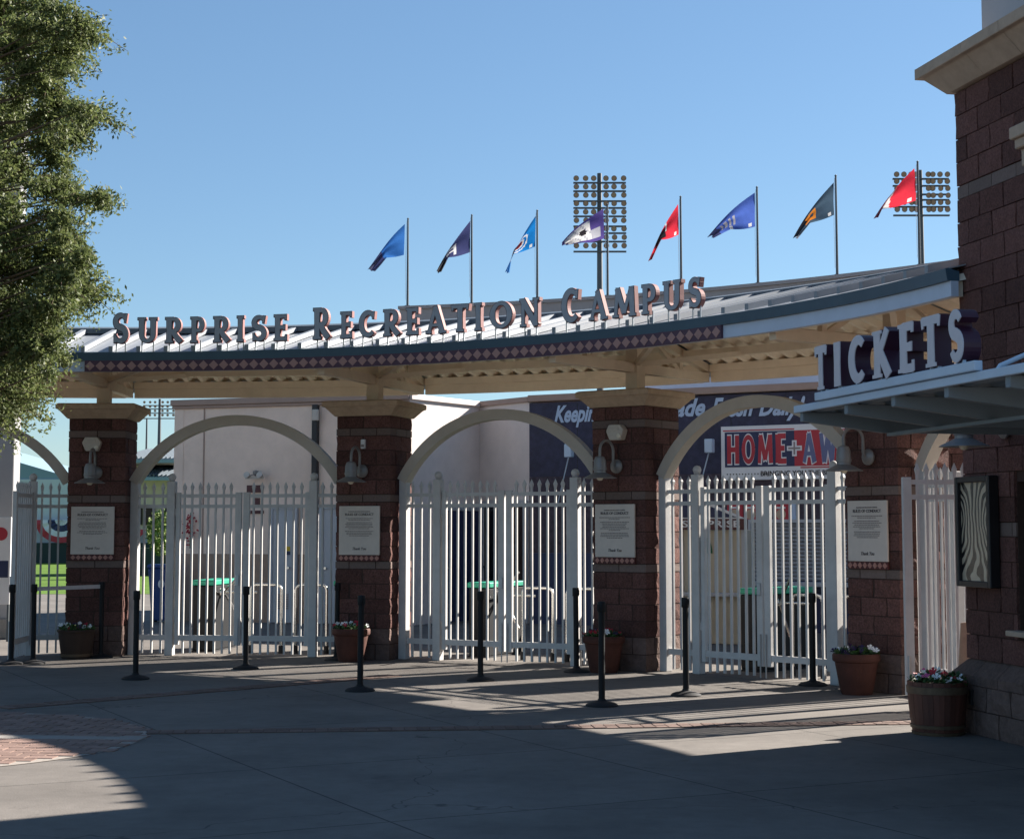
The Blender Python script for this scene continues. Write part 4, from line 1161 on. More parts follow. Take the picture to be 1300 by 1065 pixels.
def design(k, u, v):
    r = math.hypot((u - .5) * 1.5, v - .5)
    logo = u > .84 and False
    corner = .06 < u < .13 and .86 < v < .95
    if k == 0: return 'navy' if u > .62 else 'royal'
    if k == 1:
        if .36 < u < .44 and .35 < v < .9: return 'white'
        if .44 <= u < .62 and (.35 < v < .45 or .56 < v < .66): return 'white'
        if .58 < u < .66 and .4 < v < .62: return 'white'
        return 'black' if u > .7 else 'navy'
    if k == 2:
        if corner: return 'white'
        if .25 < r < .31 or .40 < r < .46: return 'white'
        if r < .25: return 'maroon'
        return 'blue'
    if k == 3:
        if u < .10 or v < .10 or v > .90 or u > .93: return 'purple'
        if r < .13: return 'black'
        if u < .32: return 'purple' if v < .55 else 'grey'
        return 'white' if (int(u * 22) + int(v * 9)) % 4 else 'grey'
    if k == 4:
        if corner: return 'white'
        if .36 < u < .42 and v < .5: return 'white'
        if .40 < u < .72 and .18 < v < .85: return 'black' if r < .33 else 'maroon'
        return 'red' if u < .55 or (.78 < u < .86) else 'maroon'
    if k == 5:
        if corner or (.48 < u < .54 and v > .75): return 'white'
        if .42 < u < .74 and .28 < v < .72 and (int(u * 40) % 4 < 2): return 'grey'
        return 'navy' if u > .8 else 'dodger'
    if k == 6:
        if corner: return 'white'
        if .40 < u < .68 and .2 < v < .8 and not (.48 < u < .56 and .35 < v < .62): return 'orange'
        if u > .9 and v > .4: return 'grey'
        return 'black' if u > .6 and v < .5 else 'slate'
    if k == 7:
        if corner: return 'white'
        q = u + .25 * (v - .5) ** 2
        if .47 < q < .58 and v > .12: return 'white'
        if .58 <= q < .64 or u > .8: return 'black' if (.58 <= q < .61) else 'maroon'
        return 'red'
for k, (ppx, ppy, ht, hb, fm, tp, des, lab) in enumerate(FLAGS):
    # pole foot on the rear screen
    best = None
    lo, hi = 10.0, 60.0
    for _ in range(40):
        mid = (lo + hi) / 2; p = pol(mid, 14.56)
        if 650 + FPX * p.x / (p.y * CT + 4.7 * ST) < ppx: lo = mid
        else: hi = mid
    foot = pol(lo, 14.56, 5.07); Y = foot.y
    top = 6.42
    t = thing('flagpole', f'thin grey flagpole carrying the {lab.split(",")[0].replace(" in front of the light tower", "")}', 'flagpole', foot, 'flagpoles along the roof screen')
    b = B(); b.tube([(0, 0, -.35), (0, 0, 0), (0, 0, top - 5.07)], [.022, .019, .013], 10); put('pole', b.mesh('pole', M['galv'], smooth=True), t, T(*foot))
    b = B(); b.lathe([(0, -.012), (.02, 0), (0, .022)], 10); put('finial', b.mesh('finial', M['galv'], smooth=True), t, T(foot.x, foot.y, top + .01))
    b = B(); b.box(-.04, .04, -.06, .06, -.004, .012); b.box(-.03, .03, .061, .075, -.3, .0); put('foot_plate', b.mesh('foot_plate', M['galv']), t, T(*foot))
    b = B(); b.tube([(-.03, -.01, .1), (-.035, -.012, .7), (-.018, 0, top - 5.09)], .003, 5); put('halyard', b.mesh('halyard', M['wprint']), t, T(*foot))
    s = Y / FPX * 1.0
    def loc(q): return Vector(((q[0] - ppx) * s, 0, (ppy - q[1]) * s + top))
    Tt, Bt, Fm, Tp = loc(ht), loc(hb), loc(fm), loc(tp)
    NU, NV = 44, 26; vs = []; fs = []; ms = []
    names = []
    rr = random.Random(k)
    ph = rr.uniform(0, 6); 
    Tp2 = Tp + (Fm - Tp) * .16 + Vector((.04, 0, -.01))
    for i in range(NU + 1):
        u = i / NU
        tu = Tt.lerp(Tp, u) + Vector((-.02, 0, .03)) * math.sin(math.pi * u)
        bu = Bt.lerp(Fm, u / .55) if u < .55 else Fm.lerp(Tp2, (u - .55) / .45)
        bu = bu + Vector((0, 0, -.015)) * math.sin(math.pi * min(1, u / .55))
        for j in range(NV + 1):
            v = j / NV
            p = tu.lerp(bu, v)
            amp = .015 + .10 * u * (1 - .35 * u)
            y = amp * math.sin(5.2 * v + 4.5 * u + ph) + .05 * u * math.sin(11 * v + 3 * u + ph) + .20 * u * (v - .5)
            p = p + Vector((.010 * u * math.sin(9 * v + ph), y, 0))
            vs.append(p + Vector((foot.x, foot.y, 0)))
    for i in range(NU):
        for j in range(NV):
            fs.append((i*(NV+1)+j, (i+1)*(NV+1)+j, (i+1)*(NV+1)+j+1, i*(NV+1)+j+1))
            c = design(des, (i + .5) / NU, (j + .5) / NV)
            if c not in names: names.append(c)
            ms.append(names.index(c))
    b = B(); b.v = [tuple(q) for q in vs]; b.f = fs; b.m = ms
    org = foot + Vector((0, 0, Bt.z - 5.07))
    me = b.mesh('flag', *[CL[c] for c in names], M=T(*(-org)))
    if len(names) == 1: pass
    me.polygons.foreach_set('use_smooth', [True] * len(me.polygons))
    tag(put('flag', me, None, T(*org)), lab, 'flag', 'flags in a row above the roof')

# ================================================================== BUILDINGS BEHIND THE GATES
ZW = 3.94
pts = [Vector((-6.26, 31.5, 0)), Vector((-1.80, 29.85, 0)), Vector((-.60, 31.7, 0)), Vector((.31, 30.5, 0))]
t = thing('stucco_building', 'low pink stucco building with brown dado behind the first and second bays', 'building', (-4, 31, 0))
def wall_seg(a, c, z0, z1, material, name, parent, thick=.25, proud=0.0):
    F = frame((a.x, a.y, 0), (c.x - a.x, c.y - a.y)); L = (c - a).length
    b = B(); b.box(0, L, -proud, thick, z0, z1); return put(name, b.mesh(name, material), parent, F), F, L
wa, FA, LA = wall_seg(pts[0], pts[1], 1.22, ZW, M['stucco'], 'front_wall', t)
da, _, _ = wall_seg(pts[0], pts[1], 0, 1.218, M['dado'], 'dado', t, proud=.02)
b = B(); b.box(-.06, LA + .0, -.07, .3, ZW, ZW + .11); b.box(-.04, LA, -.04, .28, ZW - .06, ZW - .002); put('coping', b.mesh('coping', M['coping'], bevel=.01), t, FA)
wall_seg(Vector((-6.26, 31.5, 0)), Vector((-3.5, 38, 0)), 0, ZW, M['stucco'], 'end_wall', t, thick=-.2)
b = B(); b.box(.62, .645, -.012, 0, 1.22, ZW - .06); put('control_joint', b.mesh('control_joint', M['coping']), wa, FA)
wb, FB, LB = wall_seg(pts[1], pts[2], 0, ZW, M['stuccol'], 'lit_wall', t)
b = B(); b.box(0, LB, -.05, .28, ZW, ZW + .10); put('coping', b.mesh('coping', M['stuccol'], bevel=.01), t, FB)
wc_, FCc, LCc = wall_seg(pts[2], pts[3], 0, ZW, M['stuccol'], 'shaded_wall', t)
b = B(); b.box(0, LCc, -.05, .28, ZW, ZW + .10); put('coping', b.mesh('coping', M['coping'], bevel=.01), t, FCc)
b = B(); b.add([(-6, 32, ZW - .1), (-1.8, 30.2, ZW - .1), (-.6, 32, ZW - .1), (.5, 30.9, ZW - .1), (6, 38, ZW - .1), (-3.5, 38, ZW - .1)], [(0, 1, 2, 3, 4, 5)]); put('flat_roof', b.mesh('flat_roof', M['coping']), t)
# downpipe, doors, fixtures on the front wall
s_, _ = on_wall(402, 560, pts[0], (pts[1] - pts[0]).normalized())
b = B(); b.box(s_ - .055, s_ + .055, -.10, -.001, 0, ZW - .05); put('downpipe', b.mesh('downpipe', M['framed'], bevel=.01), t, FA)
b = B(); b.box(s_ - .02, s_ + .10, -.16, -.101, ZW - .34, ZW - .14); put('junction_box', b.mesh('junction_box', M['arch'], bevel=.01), t, FA)
dA = (pts[1] - pts[0]).normalized()
def door(px0, px1, ztop, F, o, d, parent, leafmat, name='door'):
    s0, _ = on_wall(px0, 720, o, d); s1, _ = on_wall(px1, 720, o, d)
    b = B(); b.box(s0, s1, -.06, -.021, 0.01, ztop); dr = put(name, b.mesh(name, leafmat), parent, F)
    b = B(); w = .08
    b.box(s0 - w, s0, -.085, -.021, 0, ztop + w); b.box(s1, s1 + w, -.085, -.021, 0, ztop + w); b.box(s0, s1, -.085, -.021, ztop + .002, ztop + w)
    put('door_frame', b.mesh('door_frame', M['steelrim'], bevel=.005), dr, F)
    b = B(); b.tube([((s1 if px1 < 400 else s0 + .14) - .08, -.06, .98), ((s1 if px1 < 400 else s0 + .14) - .08, -.11, .98)], .025, 8); put('door_handle', b.mesh('door_handle', M['chrome']), dr, F)
    return dr, s0, s1
dr, s0, s1 = door(348, 374, 2.02, FA, pts[0], dA, t, M['steelrim'])
b = B()
for k in range(7): b.box((s0+s1)/2 - .12, (s0+s1)/2 + .12, -.068, -.061, .25 + k*.04, .275 + k*.04)
put('door_grille', b.mesh('door_grille', M['greyink']), dr, FA)
b = B(); b.box(s1 - .14, s1 - .06, -.066, -.061, 1.28, 1.36); put('sticker', b.mesh('sticker', mat('sticker_yellow', (.6, .4, .02))), dr, FA)
b = B(); b.box(s1 - .14, s1 - .06, -.066, -.061, 1.21, 1.275); put('sticker', b.mesh('sticker', M['navyp']), dr, FA)
door(412, 428, 2.02, FA, pts[0], dA, t, M['steelrim'])
s_, zz = on_wall(328, 606, pts[0], dA)
lf = thing('flood_fixture', 'pair of small white wall floodlights on the pink stucco wall', 'light', FA @ T(s_, -.1, 2.4))
b = B(); b.box(s_ - .18, s_ + .18, -.16, -.12, zz - .03, zz + .01); b.bar((s_, -.0, zz + .1), (s_ - .16, -.14, zz), .02, .02); put('bracket', b.mesh('bracket', M['arch']), lf, FA)
for q in (-.13, .13):
    b = B(); b.lathe([(.03, -.06), (.05, .02), (.06, .05), (0, .055)], 12); put('lamp_head', b.mesh('lamp_head', M['cream'], smooth=True, M=T(s_ + q, -.16, zz + .03) @ Matrix.Rotation(R_(70), 4, 'X')), lf, FA)
b = B(); b.lathe([(0, -.05), (.05, -.02), (.055, .04), (.0, .06)], 12); put('sensor_head', b.mesh('sensor_head', M['lamp'], smooth=True, M=T(s_, -.1, zz + .07)), lf, FA)
for k, (px0, px1, y0, y1) in enumerate(((314, 334, 616, 625), (322, 330, 632, 641), (313, 335, 648, 652))):
    a0, z1 = on_wall(px0, y0, pts[0], dA); a1, z0 = on_wall(px1, y1, pts[0], dA)
    b = B(); b.box(a0, a1, -.025, -.002, z0, z1)
    tag(put('wall_plaque', b.mesh('wall_plaque', M['tilem'], bevel=.003, M=T(-a0, 0, -z0)), None, FA @ T(a0, 0, z0)), ('top maroon plaque', 'middle small square maroon plaque', 'lowest thin maroon plaque')[k] + ' on the pink wall below the floodlights', 'plaque')
s_, zz = on_wall(243, 668, pts[0], dA)
t2 = thing('hanging_basket', 'maroon and gold flower hanging on the left of the pink wall', 'flowers', FA @ T(s_, 0, zz))
b = B(); r = random.Random(4)
for _ in range(60):
    c = Vector((s_ + r.gauss(0, .07), -.06 + r.uniform(-.05, .04), zz + r.gauss(0, .17))); b.lathe([(0, -.02), (.02, 0), (0, .02)], 5, c=(0, 0)); n = len(b.v)
    for q in range(n - 15, n): b.v[q] = (b.v[q][0] * r.uniform(.8, 1.6) + c.x, b.v[q][1] + c.y, b.v[q][2] + c.z)
put('blooms', b.mesh('blooms', M['red']), t2, FA)
b = B(); b.tube([(s_, -.03, zz - .4), (s_ + .02, -.06, zz - .1), (s_, -.02, zz + .25)], .012, 6); put('stem', b.mesh('stem', M['cartg']), t2, FA)
# doorways in the shaded corner
dB, dC = (pts[2] - pts[1]).normalized(), (pts[3] - pts[2]).normalized()
door(560, 604, 2.0, FB, pts[1], dB, t, M['navyp'])
door(618, 634, 2.1, FCc, pts[2], dC, t, M['glassd']); door(652, 668, 2.1, FCc, pts[2], dC, t, M['brownd'])

# navy mural wall of the shop
N0, N1 = Vector((.31, 30.5, 0)), Vector((10.4, 24.43, 0))
dN = (N1 - N0).normalized()
sh = thing('shop_building', 'navy blue mural wall of the shop behind the third bay', 'building', (N0 + N1) / 2)
_, FN, LN = wall_seg(N0, N1, 2.6, ZW - .02, M['navy'], 'mural_wall', sh)
wall_seg(N0, N1, 1.25, 2.598, M['mural'], 'mural_field', sh)
wall_seg(N0, N1, 0, 1.248, M['navyp'], 'mural_base', sh)
b = B(); b.box(0, LN, -.07, .3, ZW, ZW + .12); put('coping', b.mesh('coping', M['coping'], bevel=.01), sh, FN)
b = B(); b.box(0, LN, .25, 8, ZW - .3, ZW - .2); put('flat_roof', b.mesh('flat_roof', M['coping']), sh, FN)
b = B(); b.box(1.5, LN, 1.6, 1.75, ZW - .2, 4.75); put('roof_screen', b.mesh('roof_screen', M['fascia']), sh, FN)
b = B()
for k in range(1, 12):
    b.box(k * .98, k * .98 + .012, -.004, .001, 1.3, ZW - .05)
put('panel_seam', b.mesh('panel_seam', M['framed']), sh, FN)
for word, p0_, p1_, yc, hg in (('Keeping', 702, 764, 526, .40), ('It', 776, 794, 521, .30), ('Made', 836, 894, 519, .31), ('Fresh', 902, 955, 518, .33), ('Daily!', 961, 1020, 517, .40)):
    u0, z0 = on_wall(p0_, yc, N0, dN); u1, z1 = on_wall(p1_, yc, N0, dN)
    put('mural_lettering', text_mesh(word, .4, M['bprint'], off=.012, shear=.35, width=u1 - u0, height=hg), sh, FN @ T((u0 + u1) / 2, -.006, (z0 + z1) / 2))
def wrect(px0, py0, px1, py1): 
    a0, zt = on_wall(px0, py0, N0, dN); a1, zb = on_wall(px1, py1, N0, dN); return a0, a1, zb, zt
# small flood arms on the mural
for k, (px0, py0) in enumerate(((735, 572), (912, 566))):
    a0, zz = on_wall(px0, py0, N0, dN)
    fl = thing('mural_floodlight', ('left' if k == 0 else 'right') + ' pale blue floodlight on a slanting arm above the mural wall' , 'light', FN @ T(a0, -.3, zz))
    b = B(); b.box(a0 - .07, a0 + .07, -.42, -.30, zz - .13, zz + .10); put('lamp_head', b.mesh('lamp_head', M['canopy'], bevel=.01), fl, FN)
    b = B(); b.tube([(a0, -.34, zz - .05), (a0 - .45, -.05, zz - 1.1)], .012, 6); put('arm', b.mesh('arm', M['canopy']), fl, FN)
# Home + Away board
a0, a1, zb, zt = wrect(917, 542, 1109, 610)
_, zb = on_wall(917, 610, N0, dN)
hb_ = thing('shop_board', 'red and navy Home plus Away board with white frame on the navy wall', 'sign', FN @ T((a0 + a1) / 2, 0, zb))
H_ = zt - zb; W_ = a1 - a0
b = B(); b.box(a0, a1, -.06, -.002, zb, zt); put('board', b.mesh('board', M['wprint'], bevel=.004), hb_, FN)
am = a0 + W_ * .50; zs0, zs1 = zb + H_ * .24, zt - H_ * .11
b = B(); b.box(a0 + .07, am - .001, -.066, -.061, zs0, zs1); put('navy_field', b.mesh('navy_field', M['navyp']), hb_, FN)
b = B(); b.box(am, a1 - .07, -.066, -.061, zs0, zs1); put('red_field', b.mesh('red_field', M['red']), hb_, FN)
b = B(); b.box(a0 + .04, am - .001, -.0655, -.061, zs1 + .015, zs1 + .035); b.box(am + .1, a1 - .07, -.0655, -.061, zs0 - .035, zs0 - .015); put('stripe', b.mesh('stripe', M['red']), hb_, FN)
zm = (zs0 + zs1) / 2; hh = (zs1 - zs0) * .80
for txt, xs, mcol in (('HOME', (.035, .135, .245, .365, .455), 'red'), ('AWAY', (.545, .655, .785, .880, .970), 'greyblue')):
    for c, f0, f1 in zip(txt, xs[:-1], xs[1:]):
        x0_, x1_ = a0 + W_ * (f0 + .009), a0 + W_ * (f1 - .009)
        for nm, gr, mk, y0 in (('letter_outline', .050, 'wprint', -.0685), ('letter_fill', .004, mcol, -.0715)):
            tri = glyph_tris(c, gr, w=.23, t=.17, serif=0); e0, e1 = extent(tri); sx = (x1_ - x0_ - (.0 if gr > 0 else .045)) / (e1 - e0)
            put(nm, solid(tri, y0, y0 + .002, sx, hh, (x0_ + x1_) / 2 - (e0 + e1) / 2 * sx, zm - hh / 2).mesh(nm, M[mk]), hb_, FN)
b = B(); q = .13; b.box(am - q, am + q, -.071, -.067, zm - .04, zm + .04); b.box(am - .04, am + .04, -.0715, -.067, zm - q, zm + q); put('plus_mark', b.mesh('plus_mark', M['wprint']), hb_, FN)
b = B(); b.box(am - q + .025, am + q - .025, -.0725, -.072, zm - .015, zm + .015); b.box(am - .015, am + .015, -.0728, -.072, zm - q + .025, zm + q - .025); put('plus_core', b.mesh('plus_core', M['greyink']), hb_, FN)
put('slogan', text_mesh('BRINGING YOU THE BEST', .2, M['ink'], off=.004, width=W_ * .50, height=.085), hb_, FN @ T(am + W_ * .02, -.064, zb + H_ * .11))
b = B()
for k in range(14): b.box(a0 + .10 + k * .055, a0 + .12 + k * .055, -.064, -.061, zb + H_ * .10, zb + H_ * .10 + .02)
put('dot_row', b.mesh('dot_row', M['ink']), hb_, FN)
# menu posters, shutter and counter
for k, (x0, x1, mk) in enumerate(((924, 944, 'red'), (945, 963, 'red'), (983, 1002, 'red'), (1004, 1011, 'bprint'))):
    p0, p1, pz0, pz1 = wrect(x0, 638, x1, 662)
    t3 = thing('menu_poster', ('leftmost red menu poster above the shutter', 'second red menu poster above the shutter', 'third red menu poster above the shutter', 'narrow pale blue poster at the end of the menu row')[k], 'poster', FN @ T(p0, 0, pz0))
    b = B(); b.box(p0, p1, -.03, -.002, pz0, pz1); put('sheet', b.mesh('sheet', M[mk]), t3, FN)
    if mk == 'red':
        b = B(); b.lathe([(0, 0), (.085, 0), (.085, .004), (0, .008)], 14); put('picture', b.mesh('picture', M['cap'], M=T((p0 + p1) / 2, -.031, pz0 + .12) @ Matrix.Rotation(R_(90), 4, 'X')), t3, FN)
        b = B(); b.box(p0 + .05, p1 - .05, -.035, -.0305, pz1 - .10, pz1 - .07); put('print_line', b.mesh('print_line', M['wprint']), t3, FN)
p0, p1, pz0, pz1 = wrect(955, 664, 1090, 738)
shu = thing('roller_shutter', 'grey slatted roller shutter closed over the shop counter', 'shutter', FN @ T(p0, 0, pz0))
ns = 15; sl = (pz1 - pz0) / ns
b = B(); b.prism([(0, 0), (1, 0), (1, 1), (0, 1)], -1, 0); 
sb_ = B(); sb_.add([(0, 0, 0), (1, 0, 0), (1, -.5, .15), (0, -.5, .15), (0, -1, .5), (1, -1, .5), (0, -.5, .85), (1, -.5, .85), (0, 0, 1), (1, 0, 1)], [(0, 1, 2, 3), (3, 2, 5, 4), (4, 5, 7, 6), (6, 7, 9, 8), (8, 9, 1, 0), (0, 3, 4, 6, 8), (1, 9, 7, 5, 2)])
SLAT = sb_.mesh('slat', M['shutter'])
for k in range(ns): put('slat', SLAT, shu, FN @ T(p0, -.004, pz0 + k * sl) @ S3(p1 - p0, .03, sl * .93))
b = B(); b.box(p0 - .06, p0 - .005, -.07, -.002, pz0 - .1, pz1 + .06); b.box(p1 + .005, p1 + .06, -.07, -.002, pz0 - .1, pz1 + .06); b.box(p0 - .004, p1 + .004, -.07, -.002, pz1 + .005, pz1 + .06); put('guide', b.mesh('guide', M['steelrim']), shu, FN)
b = B(); b.box(p0 - .1, p1 + .1, -.28, -.002, pz0 - .09, pz0 - .02); put('counter', b.mesh('counter', M['steelrim'], bevel=.008), shu, FN)

# booth with a maroon name board
bo = at(905, 760, 25.2); FBo = frame((bo.x - .48, bo.y, 0), (1, -.35))
bt = thing('ticket_booth', 'cream booth with a maroon name board and green emblem behind the third bay', 'booth', FBo @ T(.5, 0, 0))
b = B(); b.box(0, .98, 0, .7, .72, 1.66); b.box(0, .98, .1, .7, 0, .72); put('body', b.mesh('body', M['cartc'], bevel=.01), bt, FBo)
for x in (.0, .93):
    b = B(); b.box(x, x + .05, -.05, -.002, 0, 1.66); put('corner_post', b.mesh('corner_post', M['steelrim']), bt, FBo)
b = B(); b.box(-.04, 1.02, -.10, .02, 1.665, 1.82); nb_ = put('name_board', b.mesh('name_board', M['tilem'], bevel=.006), bt, FBo)
put('lettering', text_mesh('SURPRISE', .2, M['wprint'], off=.004, width=.86, height=.10), nb_, FBo @ T(.49, -.102, 1.742))
pts_ = [(0, 1.822), (1.0, 1.822), (.75, 1.93), (.40, 2.08), (.2, 2.22), (.05, 2.26)]
b = B(); b.prism(pts_, -.08, -.04); cr = put('crest', b.mesh('crest', M['wprint']), bt, FBo)
b = B(); b.prism([(.03, 1.84), (.88, 1.84), (.70, 1.91), (.37, 2.05), (.18, 2.19), (.06, 2.22)], -.084, -.0805); put('crest_field', b.mesh('crest_field', M['navyp']), cr, FBo)
b = B(); b.prism([(.36 + .13 * math.cos(R_(a)), 1.32 + .25 * max(0, math.sin(R_(a)))) for a in range(0, 181, 15)], -.02, -.002); put('emblem', b.mesh('emblem', M['cartg']), bt, FBo)
b = B(); b.box(-.06, 1.04, -.25, -.055, .70, .75); put('shelf', b.mesh('shelf', M['steelrim'], bevel=.006), bt, FBo)
for q in (.28, .52, .74):
    b = B(); b.box(q, q + .03, -.03, -.002, .76, 1.65); put('mullion', b.mesh('mullion', M['steelrim']), bt, FBo)

# brick pier seen past the nearest pillar
pp = at(1200, 600, 21.5)
Fp = frame((pp.x, pp.y, 0), (.5, .86))
t = thing('brick_pier', 'sunlit brick pier glimpsed between the nearest pillar and the ticket building', 'pillar', Fp)
b = B(); b.box(-.38, .38, -.38, .38, 0, 3.6); put('core', b.mesh('core', M['mortar']), t, Fp)
for k in range(18):
    for s0, s1 in (((-.4, 0), (0, .4)) if k % 2 else ((-.4, -.2), (-.2, .2), (.2, .4))):
        for rot in (0, math.pi / 2, math.pi, 1.5 * math.pi):
            put('block', CUBES['block'][rnd.randrange(6)], t, Fp @ RZ(rot) @ T((s0 + s1) / 2, -.34, k * .2 + .1) @ S3(s1 - s0 - .01, .13, .19))

# ================================================================== TURNSTILES AND RAILS
def turnstile(F, label):
    t = thing('turnstile', label, 'turnstile', F, 'turnstiles just inside the gates')
    b = B(); b.box(-.15, .15, 0, 1.0, .02, .90); put('cabinet', b.mesh('cabinet', M['black'], bevel=.012), t, F)
    b = B(); b.box(-.17, .17, -.02, 1.02, .905, .975); put('top', b.mesh('top', M['green'], bevel=.012), t, F)
    b = B(); b.box(-.16, .16, -.01, 1.01, .0, .02); put('foot', b.mesh('foot', M['rubber']), t, F)
    b = B(); b.lathe([(.0, 0), (.06, 0), (.05, .05), (.02, .07), (0, .07)], 16); hub = put('hub', b.mesh('hub', M['chrome'], smooth=True, M=T(.15, .30, .80) @ Matrix.Rotation(R_(90), 4, 'Y')), t, F)
    for a in (90, 210, 330):
        d = Vector((.35, math.sin(R_(a)) * .42, math.cos(R_(a)) * .42 - .05)) if a != 90 else Vector((.46, .05, 0))
        b = B(); b.tube([(.19, .30, .80), (.19 + d.x, .30 + d.y, .80 + d.z)], .017, 8); put('arm', b.mesh('arm', M['chrome'], smooth=True), hub, F)
for i in range(3):
    F, L = bayframe(i)
    turnstile(F @ T(1.22, .65, 0), f'green topped turnstile behind the left gate leaf of the {BAYN[i]}')
    turnstile(F @ T(3.22, .65, 0), f'green topped turnstile behind the fence left of the {NAMEP[i + 1]}')
    for k, x in enumerate((1.92, 2.55)):
        b = B(); z1 = .92; r_ = .07
        pts_ = [(x, .55, 0), (x, .55, z1 - r_)] + [(x + r_ - r_ * math.cos(R_(a)), .55, z1 - r_ + r_ * math.sin(R_(a))) for a in (30, 60, 90)] + [(x + .36, .55, z1)] + [(x + .36 + r_ * math.sin(R_(a)), .55, z1 - r_ + r_ * math.cos(R_(a))) for a in (30, 60, 90)] + [(x + .43, .55, 0)]
        b.tube(pts_, .020, 10)
        g = thing('guide_rail', f'{("left", "right")[k]} looped steel guide rail inside the gates of the {BAYN[i]}', 'rail', F @ T(x + .2, .55, 0), 'looped guide rails inside the gates')
        put('loop', b.mesh('loop', M['chrome'], smooth=True), g, F)
        b = B(); b.lathe([(.035, 0), (.035, .10), (.022, .11)], 12, c=(x, .55)); b.lathe([(.035, 0), (.035, .10), (.022, .11)], 12, c=(x + .43, .55)); put('foot_sleeve', b.mesh('foot_sleeve', M['rubber'], smooth=True), g, F)

# ================================================================== FAR LEFT: FIELD AND STANDS
gp = B(); gp.add([(-60, 44, .006), (-6.9, 44, .006), (-9, 84, .006), (-60, 84, .006)], [(0, 1, 2, 3)])
struct('ball_field', gp.mesh('ball_field', M['grass']))
st = thing('grandstand', 'pale blue grandstand with sloping roof beyond the ball field', 'grandstand', (-22, 84, 0))
b = B(); b.box(-45, -12, 83.5, 84, 0, .98); put('padded_wall', b.mesh('padded_wall', M['padg']), st)
b = B(); b.box(-45, -12, 84.02, 84.6, .7, 4.1); put('front_wall', b.mesh('front_wall', M['standw']), st)
a, c = at(22, 584, 86), at(80, 601, 86)
sl_ = (a.z - c.z) / (c.x - a.x)
b = B(); b.prism([(a.x - 12, a.z + 12 * sl_), (c.x + 6, c.z - 6 * sl_), (c.x + 6, c.z - 6 * sl_ - 1.9), (a.x - 12, 3.2)], 84.1, 97); put('roof', b.mesh('roof', M['stand']), st)
for k in range(4):
    x = at(78, 672, 83.4).x + (k - 1) * 3.0; zz = .95
    bn = thing('bunting', ('bunting fan', 'red white and blue bunting fan between the left fence pickets', 'bunting fan right of the visible one', 'bunting fan near the pillar')[k] + ' on the grandstand rail', 'bunting', (x, 83.4, zz + 1.1), 'bunting fans on the grandstand rail')
    for q, (r0, r1, mk) in enumerate(((.0, .28, 'wprint'), (.28, .58, 'navyp'), (.58, .84, 'wprint'), (.84, 1.12, 'red'))):
        b = B(); n = 14; vs = []; fs = []
        for j in range(n + 1):
            an = math.pi + math.pi * j / n
            for rr in (r0, r1): vs.append((x + rr * 1.15 * math.cos(an), 83.38 - .04 * (j % 2) - .01 * q, zz + 1.15 + rr * math.sin(an)))
        fs = [(2*j, 2*j+1, 2*j+3, 2*j+2) for j in range(n)]
        b.add(vs, fs); put(('white_fold', 'blue_fold', 'white_fold', 'red_fold')[q], b.mesh('fold', M[mk]), bn)
# stand roofs and concession seen right of the leftmost pillar
def box_px(px0, py0, px1, py1, Y, depth, material, name, parent):
    a, c = at(px0, py0, Y), at(px1, py1, Y)
    b = B(); b.box(a.x, c.x, Y, Y + depth, c.z, a.z); return put(name, b.mesh(name, material), parent)
cs = thing('concession_stand', 'distant cream concession stand with tiered blue roofs beside the pink wall', 'building', (at(195, 600, 62).x, 62, 0))
for k, (y0, y1) in enumerate(((572, 584), (590, 606))):
    a, c = at(150, y1, 61), at(232, y1, 61); zt = at(190, y0, 64).z
    b = B(); b.add([(a.x, 60.5, a.z), (c.x, 60.5, c.z), (c.x - .3, 64, zt), (a.x + .6, 64, zt), (a.x, 60.5, a.z - .12), (c.x, 60.5, c.z - .12), (c.x - .3, 64, zt - .12), (a.x + .6, 64, zt - .12)],
                   [(0, 1, 2, 3), (7, 6, 5, 4), (0, 4, 5, 1), (1, 5, 6, 2), (2, 6, 7, 3), (3, 7, 4, 0)])
    rf = put('roof', b.mesh('roof', M['stand']), cs)
    for q in range(14):
        x = a.x + .2 + (c.x - a.x - .4) * q / 13
        b = B(); b.bar((x, 60.48, a.z + .06), (x + .25, 64, zt + .05), .05, .06); put('roof_rib', b.mesh('roof_rib', M['ridge']), rf)
box_px(152, 584, 230, 590, 62, 3, M['standc'], 'upper_wall', cs); box_px(152, 606, 230, 672, 62.2, 3, M['standc'], 'wall', cs)
for x0, x1 in ((168, 180), (184, 196), (206, 222)): box_px(x0, 642, x1, 666, 62.1, .09, M['brownd'], 'service_window', cs)
a = at(160, 695, 62.5); b = B(); b.box(a.x - 1, a.x + 3, 61, 62.0, 0, .98); put('fence_pad', b.mesh('fence_pad', M['padg']), cs)

# shrub beyond the field
sp = at(206, 675, 58)
shb = thing('shrub', 'yellow green shrub in front of the concession stand', 'shrub', (sp.x, 58, 0))
r = random.Random(9); b = B()
for _ in range(1500):
    d = Vector((r.gauss(0, 1), r.gauss(0, 1), r.gauss(0, 1))).normalized() * r.uniform(.6, 1)
    c = Vector((sp.x + d.x * .55, 58 + d.y * .5, 1.55 + d.z * .8)); u_ = Vector((r.gauss(0, 1), r.gauss(0, 1), r.gauss(0, 1))).normalized() * .07; w_ = u_.orthogonal().normalized() * .05
    b.add([c - u_, c + w_, c + u_, c - w_], [(0, 1, 2, 3)])
put('foliage', b.mesh('foliage', mat('shrub_leaf', (.13, .19, .03), .7, var=.3, scale=3)), shb)
b = B(); b.tube([(sp.x, 58, 0), (sp.x + .05, 58, 1.5)], [.05, .03], 6); put('stem', b.mesh('stem', M['bark']), shb)

